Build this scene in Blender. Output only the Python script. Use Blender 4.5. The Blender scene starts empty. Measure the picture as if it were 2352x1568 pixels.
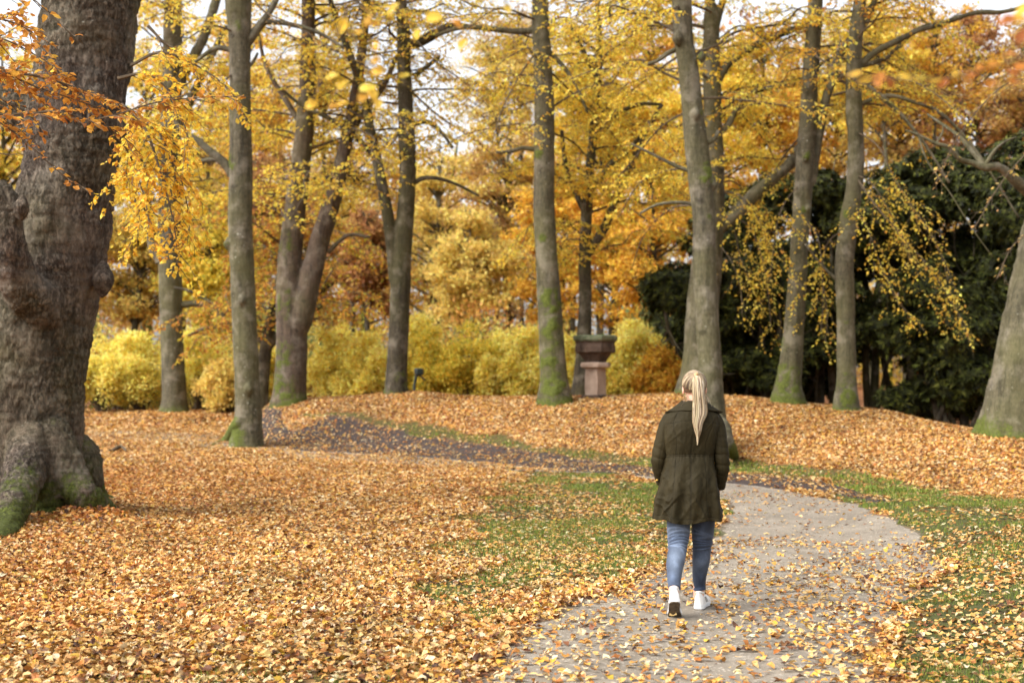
import bpy, bmesh, math, random
import numpy as np
from mathutils import Vector, Matrix

sc = bpy.context.scene
COL = sc.collection
PI = math.pi

# ------------------------------------------------------------------ helpers
F_PX, CX, CY, HOR = 3266.7, 1176.0, 784.0, 893.5     # measurements taken from the photograph at 2352 px width
CAM_H = 1.6
PITCH = math.atan((HOR - CY) / F_PX)

def ray(px, py):
    dx = (px - CX) / F_PX; up = (CY - py) / F_PX
    fy = math.cos(PITCH) - up * math.sin(PITCH)
    fz = math.sin(PITCH) + up * math.cos(PITCH)
    return dx / fy, fz / fy

def at(px, py, D):
    a, b = ray(px, py)
    return np.array([a * D, D, CAM_H + b * D])

def srgb(r, g, b):
    def f(c):
        c /= 255.0
        return c / 12.92 if c <= 0.04045 else ((c + 0.055) / 1.055) ** 2.4
    return (f(r), f(g), f(b))

def vnoise(p, seed=0):
    """value noise, p (N,3) -> (N,) in -1..1"""
    p = np.asarray(p, dtype=np.float64)
    i = np.floor(p).astype(np.int64); f = p - i
    f = f * f * (3 - 2 * f)
    def h(a, b, c):
        n = (a * 374761393 + b * 668265263 + c * 2147483647 * 3 + seed * 974634777) & 0xffffffff
        n = ((n ^ (n >> 13)) * 1274126177) & 0xffffffff
        n = ((n ^ (n >> 16)) * 2246822519) & 0xffffffff
        n = n ^ (n >> 15)
        return (n & 0xffffff) / float(0xffffff) * 2 - 1
    x, y, z = i[:, 0], i[:, 1], i[:, 2]
    fx, fy, fz = f[:, 0], f[:, 1], f[:, 2]
    r = 0
    for dx in (0, 1):
        wx = fx if dx else 1 - fx
        for dy in (0, 1):
            wy = fy if dy else 1 - fy
            for dz in (0, 1):
                wz = fz if dz else 1 - fz
                r = r + wx * wy * wz * h(x + dx, y + dy, z + dz)
    return r

def fbm(p, octaves=4, seed=0, gain=0.5):
    a, s, f = 1.0, 0, 1.0
    p = np.asarray(p, dtype=np.float64)
    for o in range(octaves):
        s = s + a * vnoise(p * f + 17.3 * o, seed + o)
        a *= gain; f *= 2.03
    return s

def smooth(t):
    t = np.clip(t, 0, 1)
    return t * t * (3 - 2 * t)

# ------------------------------------------------------------------ terrain
_PX = np.array([-400, 480, 570, 632, 919, 1100, 1263, 1420, 1550, 1723, 1924, 2010, 2182, 2352, 2700, 3200])
_H = np.array([-9, -9, .62, 1.21, 1.47, 1.37, 1.38, 1.41, 1.54, 1.42, 1.18, 1.05, .84, .62, .45, .4])
_R = np.array([38, 38, 38, 38, 37, 36.5, 36, 35.7, 35.5, 35, 34, 33, 29, 26, 25, 25])
_F = np.interp(_PX, [480, 574, 976, 1435, 1665, 2010, 2352, 2700], [35.5, 35, 32.5, 29.5, 28.5, 24, 20.5, 19])

def base_h(y):
    y = np.asarray(y, dtype=float)
    return .055 * np.clip(y - 30, 0, 16) + .03 * np.clip(y - 60, 0, 60)

def terrain(x, y):
    x = np.asarray(x, dtype=float); y = np.asarray(y, dtype=float)
    b = base_h(y)
    a = CX + F_PX * x / np.maximum(y, 4.0)
    H = np.interp(a, _PX, _H); R = np.interp(a, _PX, _R); Fo = np.interp(a, _PX, _F)
    bR = base_h(R)
    up = smooth((y - Fo) / (R - Fo)) ** .9
    down = smooth((y - R) / 7.0)
    k = np.where(y < R, up, 1 - down)
    add = np.maximum(H - bR, 0) * k
    z = b + add
    q = np.stack([x, y, np.zeros_like(x)], -1).reshape(-1, 3)
    n = fbm(q * .45, 3, 5).reshape(x.shape)
    n2 = fbm(q * .13, 2, 9).reshape(x.shape)
    wob = .018 + .045 * smooth((y - 26) / 8)
    # the bank on the right of the path and the swell round the big beech
    bank = .16 * smooth((x - (2.55 + .13 * np.clip(y - 8, 0, 14))) / 1.6) * (1 - smooth((y - 17) / 5))
    swell = .16 * np.exp(-((x + 5.9) ** 2 + (y - 17.4) ** 2) / 2.6)
    near = smooth((y - 6) / 5)
    return z + n * wob * (.4 + .6 * near) + n2 * .03 * near + bank + swell

def tz(x, y):
    return float(terrain(np.array([x]), np.array([y]))[0])

_YS = np.arange(4.0, 110.0, .05)
def G(px, py, dmax=110):
    """point of the ground seen at a photo pixel"""
    a, b = ray(px, py)
    zs = terrain(a * _YS, _YS)
    below = (CAM_H + b * _YS) <= zs
    i = int(np.argmax(below))
    if not below[i]:
        i = len(_YS) - 1
    y = _YS[i]
    return np.array([a * y, y, zs[i]])

# ------------------------------------------------------------------ mesh buffer
class Buf:
    def __init__(s):
        s.v = []; s.c = []; s.f4 = []; s.f3 = []; s.m4 = []; s.m3 = []; s.n = 0
    def add(s, v, f4=None, f3=None, col=(1, 1, 1), mat=0):
        v = np.asarray(v, dtype=np.float32).reshape(-1, 3)
        col = np.asarray(col, dtype=np.float32)
        if col.ndim == 1: col = np.tile(col, (len(v), 1))
        s.v.append(v); s.c.append(col)
        if f4 is not None and len(f4):
            f = np.asarray(f4, dtype=np.int64).reshape(-1, 4) + s.n
            s.f4.append(f); s.m4.append(np.full(len(f), mat, dtype=np.int32))
        if f3 is not None and len(f3):
            f = np.asarray(f3, dtype=np.int64).reshape(-1, 3) + s.n
            s.f3.append(f); s.m3.append(np.full(len(f), mat, dtype=np.int32))
        s.n += len(v)
    def build(s, name, mats, parent=None, smooth_=True, loc=None):
        me = bpy.data.meshes.new(name)
        V = np.concatenate(s.v) if s.v else np.zeros((0, 3), np.float32)
        C = np.concatenate(s.c) if s.c else np.zeros((0, 3), np.float32)
        if loc is not None: V = V - np.asarray(loc, dtype=np.float32)
        A4 = np.concatenate(s.f4) if s.f4 else np.zeros((0, 4), np.int64)
        A3 = np.concatenate(s.f3) if s.f3 else np.zeros((0, 3), np.int64)
        M = np.concatenate(s.m4 + s.m3) if (s.m4 or s.m3) else np.zeros(0, np.int32)
        me.vertices.add(len(V)); me.vertices.foreach_set('co', V.ravel())
        loops = np.concatenate([A4.ravel(), A3.ravel()]).astype(np.int32)
        me.loops.add(len(loops)); me.loops.foreach_set('vertex_index', loops)
        n4, n3 = len(A4), len(A3)
        st = np.concatenate([np.arange(n4) * 4, n4 * 4 + np.arange(n3) * 3]).astype(np.int32)
        me.polygons.add(n4 + n3); me.polygons.foreach_set('loop_start', st)
        me.polygons.foreach_set('material_index', M)
        me.polygons.foreach_set('use_smooth', np.full(n4 + n3, bool(smooth_)))
        at_ = me.color_attributes.new('Col', 'FLOAT_COLOR', 'POINT')
        at_.data.foreach_set('color', np.concatenate([C, np.ones((len(C), 1), np.float32)], 1).ravel())
        me.update(calc_edges=True)
        for m in (mats if isinstance(mats, (list, tuple)) else [mats]): me.materials.append(m)
        o = bpy.data.objects.new(name, me); COL.objects.link(o)
        if parent is not None: o.parent = parent
        if loc is not None and parent is None: o.location = [float(q) for q in loc]
        return o

def tag(o, label=None, cat=None, group=None, kind=None):
    if label: o['label'] = label
    if cat: o['category'] = cat
    if group: o['group'] = group
    if kind: o['kind'] = kind
    return o

def thing(name, loc, label, cat, group=None):
    o = bpy.data.objects.new(name, None); COL.objects.link(o)
    o.location = [float(q) for q in loc]; o.empty_display_size = .2
    return tag(o, label, cat, group)

def resample(pts, rad, step):
    """Catmull-Rom through points (K,3) and radii"""
    P = np.asarray(pts, float); R = np.asarray(rad, float)
    Q = np.vstack([2 * P[0] - P[1], P, 2 * P[-1] - P[-2]])
    RR = np.concatenate([[R[0]], R, [R[-1]]])
    op, orr = [], []
    for i in range(1, len(Q) - 2):
        n = max(2, int(np.linalg.norm(Q[i + 1] - Q[i]) / step))
        t = np.arange(n) / n
        t = t[:, None]
        c = .5 * ((2 * Q[i]) + (-Q[i - 1] + Q[i + 1]) * t + (2 * Q[i - 1] - 5 * Q[i] + 4 * Q[i + 1] - Q[i + 2]) * t ** 2
                  + (-Q[i - 1] + 3 * Q[i] - 3 * Q[i + 1] + Q[i + 2]) * t ** 3)
        op.append(c); orr.append(RR[i] + (RR[i + 1] - RR[i]) * t[:, 0])
    op.append(P[-1:]); orr.append(R[-1:])
    return np.vstack(op), np.concatenate(orr)

def frames(P):
    T = np.gradient(P, axis=0)
    T /= np.linalg.norm(T, axis=1)[:, None] + 1e-9
    ref = np.array([0, 1, 0.]) if abs(T[0][1]) < .9 else np.array([1, 0, 0.])
    U = np.zeros_like(T); u = ref
    for i in range(len(T)):
        u = u - T[i] * np.dot(u, T[i]); u /= np.linalg.norm(u) + 1e-9
        U[i] = u
    return T, U, np.cross(T, U)

def tube(buf, P, R, n=6, col=(1, 1, 1), mat=0, disp=None, cap=True):
    P = np.asarray(P, float); R = np.asarray(R, float)
    T, U, W = frames(P)
    th = np.arange(n) / n * 2 * PI
    cs, sn = np.cos(th), np.sin(th)
    N = U[:, None, :] * cs[None, :, None] + W[:, None, :] * sn[None, :, None]
    r = R[:, None] * np.ones((1, n))
    if disp is not None: r = disp(P, N, r, th)
    V = P[:, None, :] + N * r[:, :, None]
    K = len(P)
    i = np.arange(K - 1)[:, None]; j = np.arange(n)[None, :]; j2 = (j + 1) % n
    f = np.stack([i * n + j, i * n + j2, (i + 1) * n + j2, (i + 1) * n + j], -1).reshape(-1, 4)
    V = V.reshape(-1, 3)
    f3 = None
    if cap:
        V = np.vstack([V, P[-1:] + T[-1:] * R[-1] * .3])
        jj = np.arange(n)
        f3 = np.stack([(K - 1) * n + jj, (K - 1) * n + (jj + 1) % n, np.full(n, K * n)], -1)
    c = col
    if callable(col): c = col(V)
    buf.add(V, f4=f, f3=f3, col=c, mat=mat)

def unit(v):
    return v / (np.linalg.norm(v, axis=-1, keepdims=True) + 1e-9)

def add_leaves(buf, P, Dr, Nm, L, Wd, C, fine=False, mat=0, rng=None, curl=.15):
    """P base points, Dr unit directions, Nm approximate normals"""
    N = len(P)
    if N == 0: return
    S = unit(np.cross(Dr, Nm)); Nn = unit(np.cross(S, Dr))
    L = L[:, None]; Wd = Wd[:, None]
    if rng is None: rng = np.random.default_rng(1)
    cu = (rng.random((N, 1)) * 2 - .6) * curl
    fo = (rng.random((N, 1)) * 1.2 - .3) * .35
    if not fine:
        l = P + Dr * L * .48 + S * Wd * .5 + Nn * Wd * .5 * fo
        r = P + Dr * L * .48 - S * Wd * .5 + Nn * Wd * .5 * fo
        t = P + Dr * L - Nn * L * cu
        V = np.stack([P, l, t, r], 1).reshape(-1, 3)
        k = np.arange(N)[:, None] * 4
        f = np.concatenate([k + np.array([[0, 1, 2]]), k + np.array([[0, 2, 3]])], 0)
        buf.add(V, f3=f, col=np.repeat(C, 4, 0), mat=mat)
    else:
        def pt(a, s_, lift):
            return P + Dr * L * a + S * Wd * s_ + Nn * (Wd * abs(s_) * fo * 1.6 + L * lift * cu)
        tw = (rng.random((N, 1)) - .5) * .5
        b0 = P
        m1 = pt(.33, 0, .25); m2 = pt(.7, 0, -.1)
        t = P + Dr * L - Nn * L * cu * 1.2
        l1 = pt(.25, .42, .3 ) + Nn * Wd * tw; l2 = pt(.66, .44, .0) - Nn * Wd * tw * .6
        r1 = pt(.25, -.42, .3) - Nn * Wd * tw; r2 = pt(.66, -.44, .0) + Nn * Wd * tw
        V = np.stack([b0, m1, m2, t, l1, l2, r1, r2], 1).reshape(-1, 3)
        k = np.arange(N)[:, None] * 8
        f3 = np.concatenate([k + np.array([q]) for q in ([0, 4, 1], [5, 3, 2], [0, 1, 6], [2, 3, 7])], 0)
        f4 = np.concatenate([k + np.array([q]) for q in ([4, 5, 2, 1], [1, 2, 7, 6])], 0)
        buf.add(V, f4=f4, f3=f3, col=np.repeat(C, 8, 0), mat=mat)

def pick(pal, w, N, rng, var=.12):
    pal = np.array([srgb(*p) for p in pal]); w = np.array(w, float); w /= w.sum()
    c = pal[rng.choice(len(pal), N, p=w)]
    return np.clip(c * (1 + rng.normal(0, var, (N, 1))) * (1 + rng.normal(0, .04, (N, 3))), .004, .95)

# ------------------------------------------------------------------ materials
def new_mat(name):
    m = bpy.data.materials.new(name); m.use_nodes = True
    nt = m.node_tree; nt.nodes.clear()
    out = nt.nodes.new('ShaderNodeOutputMaterial')
    return m, nt, out

class NT:
    def __init__(s, nt): s.nt = nt
    def n(s, t, **kw):
        nd = s.nt.nodes.new(t)
        for k, v in kw.items():
            if k.startswith('i_'): 
                key = k[2:].replace('_', ' ')
                nd.inputs[key].default_value = v
            else: setattr(nd, k, v)
        return nd
    def l(s, a, b): s.nt.links.new(a, b)
    def noise(s, scale, detail=4, rough=.55, vec=None, dist=0):
        nd = s.n('ShaderNodeTexNoise'); nd.inputs['Scale'].default_value = scale
        nd.inputs['Detail'].default_value = detail; nd.inputs['Roughness'].default_value = rough
        nd.inputs['Distortion'].default_value = dist
        if vec is not None: s.l(vec, nd.inputs['Vector'])
        return nd.outputs['Fac']
    def ramp(s, fac, stops, interp='LINEAR'):
        nd = s.n('ShaderNodeValToRGB'); cr = nd.color_ramp; cr.interpolation = interp
        while len(cr.elements) < len(stops): cr.elements.new(.5)
        for e, (p, c) in zip(cr.elements, stops):
            e.position = p; e.color = (c[0], c[1], c[2], 1) if isinstance(c, (tuple, list)) else (c, c, c, 1)
        s.l(fac, nd.inputs['Fac']); return nd.outputs['Color']
    def mix(s, fac, a, b, mode='MIX'):
        nd = s.n('ShaderNodeMix', data_type='RGBA', blend_type=mode)
        for sock, v in ((nd.inputs[0], fac), (nd.inputs[6], a), (nd.inputs[7], b)):
            if hasattr(v, 'is_output') or hasattr(v, 'links'): s.l(v, sock)
            elif isinstance(v, (tuple, list)): sock.default_value = (v[0], v[1], v[2], 1)
            else: sock.default_value = v
        return nd.outputs[2]
    def math(s, op, a, b=0.0, clamp=False):
        nd = s.n('ShaderNodeMath', operation=op, use_clamp=clamp)
        for sock, v in ((nd.inputs[0], a), (nd.inputs[1], b)):
            if hasattr(v, 'links'): s.l(v, sock)
            else: sock.default_value = v
        return nd.outputs[0]

def mat_leaf(name, trans=.4, rough=.55, spot=.25, tint=1.0):
    m, nt, out = new_mat(name); k = NT(nt)
    a = k.n('ShaderNodeAttribute', attribute_name='Col').outputs['Color']
    g = k.n('ShaderNodeNewGeometry')
    nz = k.noise(55, 3, .6, g.outputs['Position'])
    f = k.ramp(nz, [(.3, 1 - spot), (.6, 1.0)])
    c = k.mix(1.0, a, f, 'MULTIPLY')
    p = k.n('ShaderNodeBsdfPrincipled', i_Roughness=rough)
    p.inputs['Specular IOR Level'].default_value = .3
    k.l(c, p.inputs['Base Color'])
    t = k.n('ShaderNodeBsdfTranslucent'); k.l(c, t.inputs['Color'])
    mx = k.n('ShaderNodeMixShader'); mx.inputs[0].default_value = trans
    k.l(p.outputs[0], mx.inputs[1]); k.l(t.outputs[0], mx.inputs[2]); k.l(mx.outputs[0], out.inputs[0])
    return m

def mat_bark(name, c1, c2, moss=.3, fine=1.0, vert=.25, lichen=.5, bump=.5, mossz=.9, crack=0.0):
    """bark; colour attribute: R = moss amount, G = cavity amount, darkens the colour in cracks"""
    m, nt, out = new_mat(name); k = NT(nt)
    tc = k.n('ShaderNodeNewGeometry').outputs['Position']
    mp = k.n('ShaderNodeMapping'); mp.inputs['Scale'].default_value = (1, 1, vert); k.l(tc, mp.inputs['Vector'])
    mh = k.n('ShaderNodeMapping'); mh.inputs['Scale'].default_value = (.35, .35, 2.2); k.l(tc, mh.inputs['Vector'])
    n1 = k.noise(6 * fine, 6, .65, mp.outputs[0], .4)
    n2 = k.noise(38 * fine, 5, .7, mp.outputs[0])
    nh = k.noise(9 * fine, 4, .6, mh.outputs[0])
    c = k.mix(n1, c1, c2)
    c = k.mix(1.0, c, k.ramp(n2, [(.32, .42), (.62, 1.2)]), 'MULTIPLY')
    c = k.mix(1.0, c, k.ramp(nh, [(.35, .82), (.6, 1.06)]), 'MULTIPLY')
    ms_ = k.n('ShaderNodeMapping'); ms_.inputs['Scale'].default_value = (1, 1, .07); k.l(tc, ms_.inputs['Vector'])
    c = k.mix(1.0, c, k.ramp(k.noise(9, 4, .65, ms_.outputs[0], .3), [(.36, .55), (.5, 1.0), (.66, 1.22)]), 'MULTIPLY')
    kn = k.n('ShaderNodeTexVoronoi'); kn.inputs['Scale'].default_value = 1.15; kn.inputs['Randomness'].default_value = 1.0
    mk_ = k.n('ShaderNodeMapping'); mk_.inputs['Scale'].default_value = (1, 1, 1.5); k.l(tc, mk_.inputs['Vector']); k.l(mk_.outputs[0], kn.inputs['Vector'])
    c = k.mix(k.ramp(k.math('ADD', kn.outputs['Distance'], k.math('MULTIPLY', k.noise(12, 3, .6, tc), .10)), [(.13, .75), (.20, 0)]), c, srgb(34, 28, 20))
    crk = None
    if crack:
        mc_ = k.n('ShaderNodeMapping'); mc_.inputs['Scale'].default_value = (1, 1, .42); k.l(tc, mc_.inputs['Vector'])
        ra_ = k.math('ABSOLUTE', k.math('SUBTRACT', k.noise(15, 5, .72, mc_.outputs[0], .9), .5))
        msk = k.ramp(k.noise(1.3, 3, .6, tc), [(.34, 0), (.55, crack)])
        crk = k.math('MULTIPLY', k.ramp(ra_, [(.0, 1), (.055, 0)]), msk)
        c = k.mix(crk, c, srgb(40, 31, 24))
        plate = k.noise(24, 3, .6, mc_.outputs[0])
        c = k.mix(k.math('MULTIPLY', k.ramp(plate, [(.52, 0), (.60, .5)]), msk), c, srgb(150, 138, 122))
    # pale lichen freckles
    vo = k.n('ShaderNodeTexVoronoi'); vo.inputs['Scale'].default_value = 9 * fine; k.l(tc, vo.inputs['Vector'])
    big = k.noise(1.6, 2, .5, tc)
    vd = k.math('ADD', vo.outputs['Distance'], k.math('MULTIPLY', k.noise(7, 4, .7, tc), .9))
    lf = k.math('MULTIPLY', k.ramp(vd, [(.50, 1), (.60, 0)]), k.ramp(big, [(.45, 0), (.66, lichen)]))
    c = k.mix(lf, c, srgb(176, 174, 160))
    # green algae broad tint
    al = k.noise(.9, 3, .5, tc)
    c = k.mix(k.ramp(al, [(.4, 0), (.75, .5)]), c, srgb(94, 92, 52))
    at_ = k.n('ShaderNodeAttribute', attribute_name='Col'); sep = k.n('ShaderNodeSeparateColor')
    k.l(at_.outputs['Color'], sep.inputs[0])
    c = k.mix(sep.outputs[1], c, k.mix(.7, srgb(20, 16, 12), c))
    pz = k.ramp(k.noise(2.3, 4, .65, tc), [(.5, 0), (.64, .45)])
    c = k.mix(pz, c, k.mix(.6, c, srgb(160, 150, 134)))
    mn = k.noise(14, 5, .7, tc)
    mf = k.ramp(k.math('ADD', k.math('MULTIPLY', sep.outputs[0], .8), k.math('MULTIPLY', mn, .9)), [(.74, 0), (.98, .92)])
    mc = k.ramp(k.noise(34, 4, .7, tc), [(.3, srgb(42, 48, 12)), (.7, srgb(100, 110, 38))])
    c = k.mix(mf, c, mc)
    p = k.n('ShaderNodeBsdfPrincipled', i_Roughness=.85); p.inputs['Specular IOR Level'].default_value = .25
    k.l(c, p.inputs['Base Color'])
    b = k.n('ShaderNodeBump'); b.inputs['Strength'].default_value = bump; b.inputs['Distance'].default_value = .02
    hh = k.math('ADD', k.math('ADD', n2, k.math('MULTIPLY', nh, .6)), k.math('MULTIPLY', mf, k.noise(90, 3, .6, tc)))
    if crk is not None: hh = k.math('SUBTRACT', hh, k.math('MULTIPLY', crk, 1.6))
    k.l(hh, b.inputs['Height']); k.l(b.outputs[0], p.inputs['Normal'])
    k.l(p.outputs[0], out.inputs[0])
    return m

def mat_simple(name, c1, c2=None, scale=20, rough=.7, bump=0, spec=.4, use_attr=False, bscale=None, metal=0):
    m, nt, out = new_mat(name); k = NT(nt)
    tc = k.n('ShaderNodeTexCoord').outputs['Object']
    p = k.n('ShaderNodeBsdfPrincipled', i_Roughness=rough); p.inputs['Specular IOR Level'].default_value = spec
    p.inputs['Metallic'].default_value = metal
    nz = k.noise(scale, 5, .6, tc)
    if use_attr:
        a = k.n('ShaderNodeAttribute', attribute_name='Col').outputs['Color']
        c = k.mix(1.0, a, k.ramp(nz, [(.3, .85), (.7, 1.1)]), 'MULTIPLY')
    else:
        c = k.mix(k.ramp(nz, [(.3, 0), (.7, 1)]), c1, c2 or c1)
    k.l(c, p.inputs['Base Color'])
    if bump:
        b = k.n('ShaderNodeBump'); b.inputs['Strength'].default_value = bump; b.inputs['Distance'].default_value = .01
        k.l(k.noise(bscale or scale * 2, 5, .65, tc), b.inputs['Height']); k.l(b.outputs[0], p.inputs['Normal'])
    k.l(p.outputs[0], out.inputs[0])
    return m

# ------------------------------------------------------------------ camera, light, sky
cam = bpy.data.cameras.new('camera'); cam.lens = 50; cam.sensor_width = 36
cam.clip_start = .1; cam.clip_end = 1500
cam.dof.use_dof = True; cam.dof.focus_distance = 10.9; cam.dof.aperture_fstop = 2.1
camo = bpy.data.objects.new('camera', cam); COL.objects.link(camo)
camo.location = (0, 0, CAM_H); camo.rotation_euler = (PI / 2 + PITCH, 0, 0)
sc.camera = camo

SUN_EL, SUN_AZ = math.radians(42), math.radians(-118)     # azimuth from +Y towards +X : behind and left of the camera
world = bpy.data.worlds.new('World'); sc.world = world; world.use_nodes = True
wn = world.node_tree; wn.nodes.clear(); k = NT(wn)
sky = k.n('ShaderNodeTexSky', sky_type='NISHITA'); sky.sun_disc = False
sky.sun_elevation = SUN_EL; sky.sun_rotation = SUN_AZ; sky.air_density = 1.0; sky.dust_density = 4.0; sky.ozone_density = 1.0
hs = k.n('ShaderNodeHueSaturation'); hs.inputs['Saturation'].default_value = .22; hs.inputs['Value'].default_value = 1.25
k.l(sky.outputs[0], hs.inputs['Color'])
bg = k.n('ShaderNodeBackground'); bg.inputs['Strength'].default_value = .15
k.l(hs.outputs[0], bg.inputs['Color'])
wo = k.n('ShaderNodeOutputWorld'); k.l(bg.outputs[0], wo.inputs[0])
sl = bpy.data.lights.new('sun', 'SUN'); sl.energy = 1.3; sl.angle = math.radians(50); sl.color = (1, .95, .88)
so = bpy.data.objects.new('sun', sl); COL.objects.link(so)
sd = Vector((math.sin(SUN_AZ) * math.cos(SUN_EL), math.cos(SUN_AZ) * math.cos(SUN_EL), math.sin(SUN_EL)))
so.rotation_euler = sd.to_track_quat('Z', 'Y').to_euler(); so.location = (-20, -20, 40)
sc.view_settings.view_transform = 'Standard'; sc.view_settings.look = 'None'
sc.view_settings.exposure = 1.0; sc.view_settings.gamma = 1.0
cy = sc.cycles
cy.use_denoising = True; cy.max_bounces = 7; cy.diffuse_bounces = 4; cy.glossy_bounces = 2
cy.transmission_bounces = 5; cy.transparent_max_bounces = 4; cy.caustics_reflective = False; cy.caustics_refractive = False
cy.sample_clamp_indirect = 6

# ------------------------------------------------------------------ zones of the ground
def poly_world(pts):
    return np.array([G(*p)[:2] for p in pts])

def inpoly(x, y, poly):
    r = np.zeros(x.shape, bool); n = len(poly); j = n - 1
    for i in range(n):
        xi, yi = poly[i]; xj, yj = poly[j]
        c = ((yi > y) != (yj > y)) & (x < (xj - xi) * (y - yi) / (yj - yi + 1e-12) + xi)
        r ^= c; j = i
    return r

PATH_L = [(1040, 1620), (1090, 1568), (1150, 1480), (1290, 1400), (1470, 1330), (1600, 1262), (1655, 1210), (1668, 1172), (1655, 1146), (1600, 1124), (1500, 1104), (1370, 1087)]
PATH_R = [(2030, 1620), (2030, 1568), (2022, 1480), (2070, 1400), (2120, 1345), (2145, 1290), (2125, 1232), (2050, 1190), (1930, 1150), (1800, 1126), (1680, 1108), (1500, 1082)]
pl = [G(*p)[:2] for p in PATH_L]; pr = [G(*p)[:2] for p in PATH_R]
pl = [np.array([-1.3, 2.0]), np.array([-1.0, 4.5])] + pl[1:]
pr = [np.array([1.7, 2.0]), np.array([1.85, 4.5])] + pr[1:]
# beyond the bend it runs off to the far left, behind the leaf carpet
pl += [np.array(q) for q in ([-1.6, 29.2], [-4.6, 31.6], [-8, 34.3], [-12, 35.8], [-18, 36.6], [-30, 37])]
pr += [np.array(q) for q in ([-1.2, 31.0], [-4.4, 33.6], [-8, 36.9], [-12, 38.6], [-18, 39.4], [-30, 40])]
def densify(A, n):
    P, _ = resample(np.c_[np.array(A), np.zeros(len(A))], np.ones(len(A)), .01)
    return P
def even(A, n):
    A = np.array(A)
    t = np.linspace(0, len(A) - 1, n)
    Q, _ = resample(np.c_[A, np.zeros(len(A))], np.arange(len(A)).astype(float), .02)
    P2, idx = resample(np.c_[A, np.zeros(len(A))], np.arange(len(A)).astype(float), .02)
    return np.stack([np.interp(t, idx, P2[:, 0]), np.interp(t, idx, P2[:, 1])], 1)
NP_ = 900
unit_ = lambda v: v / (np.linalg.norm(v, axis=-1, keepdims=True) + 1e-9)
EL, ER = even(pl, NP_), even(pr, NP_)
_w = lambda E, sd: vnoise(np.c_[E * 2.2, np.zeros(len(E))], sd) * .10 + vnoise(np.c_[E * 6.5, np.zeros(len(E))], sd + 1) * .05
_dir = unit_(ER - EL)
EL = EL + _dir * _w(EL, 61)[:, None]; ER = ER + _dir * _w(ER, 63)[:, None]
PATH_POLY = np.vstack([EL, ER[::-1]])

SOIL_U = [(560, 935), (640, 944), (760, 958), (870, 980), (1010, 1006), (1160, 1030), (1300, 1050), (1450, 1068), (1600, 1082), (1740, 1090), (1880, 1106), (1980, 1134), (2020, 1150)]
SOIL_D = [(560, 1000), (640, 1030), (760, 1040), (870, 1046), (1010, 1056), (1160, 1068), (1300, 1082), (1450, 1094), (1600, 1106), (1740, 1120), (1880, 1132), (1970, 1148), (2018, 1156)]
su = even([G(*p)[:2] for p in SOIL_U], 260); sd_ = even([G(*p)[:2] for p in SOIL_D], 260)
SOIL_POLY = np.vstack([su, sd_[::-1]])
GREEN_L = poly_world([(1060, 1290), (1080, 1210), (1130, 1130), (1230, 1070), (1350, 1083), (1500, 1104), (1600, 1124), (1655, 1146), (1668, 1172), (1655, 1210), (1600, 1262), (1470, 1330), (1330, 1385), (1240, 1410), (1150, 1440), (1090, 1380)])
GREEN_S = poly_world([(1090, 1500), (1130, 1620), (560, 1620), (500, 1540), (640, 1500), (820, 1420), (960, 1400), (1180, 1440)])
GREEN_R = np.vstack([poly_world([(2030, 1568), (2022, 1480), (2070, 1400), (2120, 1345), (2145, 1290), (2125, 1232), (2050, 1190), (1930, 1150), (1880, 1128), (2000, 1122), (2200, 1135), (2352, 1150), (2700, 1180)]), [[12, 10.5], [9, 3], [2.1, 3]]])
STRIP = poly_world([(760, 945), (900, 970), (1100, 1000), (1300, 1030), (1480, 1052), (1650, 1052), (1760, 1062), (1900, 1078), (2040, 1100), (2200, 1128), (2200, 1150), (2010, 1136), (1880, 1104), (1740, 1092), (1600, 1084), (1450, 1070), (1300, 1052), (1160, 1032), (870, 982), (700, 952)])

def zones(x, y, rng=None, jit=1.0):
    """returns path, soil, green(0..1), all with ragged edges"""
    q = np.stack([x, y, np.zeros_like(x)], 1)
    a = fbm(q * 1.3, 3, 21) * .28 * jit; b = fbm(q * 1.3, 3, 22) * .28 * jit
    xx, yy = x + a, y + b * (1 + y / 14)
    path = inpoly(x + a * .25, y + b * .25, PATH_POLY)
    soil = inpoly(x + a * .6, y + b * .8, SOIL_POLY) & ~(path & (y < 24))
    path = path & ~soil
    gl = inpoly(xx + a, yy + b, GREEN_L).astype(float)
    gs = inpoly(xx + a, yy + b, GREEN_S).astype(float) * .55
    gr = inpoly(xx, yy, GREEN_R).astype(float)
    st = inpoly(xx, y + b * .8, STRIP).astype(float)
    return path, soil, gl, gs, gr, st

# ------------------------------------------------------------------ ground sheet
def axis_pts(lo, hi, flo, fhi, step, grow=1.18):
    mid = list(np.arange(flo, fhi + 1e-6, step))
    s = step; v = fhi; up = []
    while v < hi: s *= grow; v += s; up.append(v)
    s = step; v = flo; dn = []
    while v > lo: s *= grow; v -= s; dn.append(v)
    return np.array(dn[::-1] + mid + up)
gx = axis_pts(-420, 420, -16, 16, .13); gy = axis_pts(-60, 700, 2, 44, .13, 1.12)
XX, YY = np.meshgrid(gx, gy)
ZZ = terrain(XX, YY)
V = np.stack([XX, YY, ZZ], -1).reshape(-1, 3)
pth, soi, gl, gs, gr, st = zones(V[:, 0], V[:, 1])
green = np.maximum.reduce([gl, gs, gr, st * .9])
cc = np.stack([green, soi.astype(float), pth.astype(float)], 1)
ny, nx = XX.shape
i = np.arange(ny - 1)[:, None]; j = np.arange(nx - 1)[None, :]
f = np.stack([i * nx + j, i * nx + j + 1, (i + 1) * nx + j + 1, (i + 1) * nx + j], -1).reshape(-1, 4)

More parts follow.
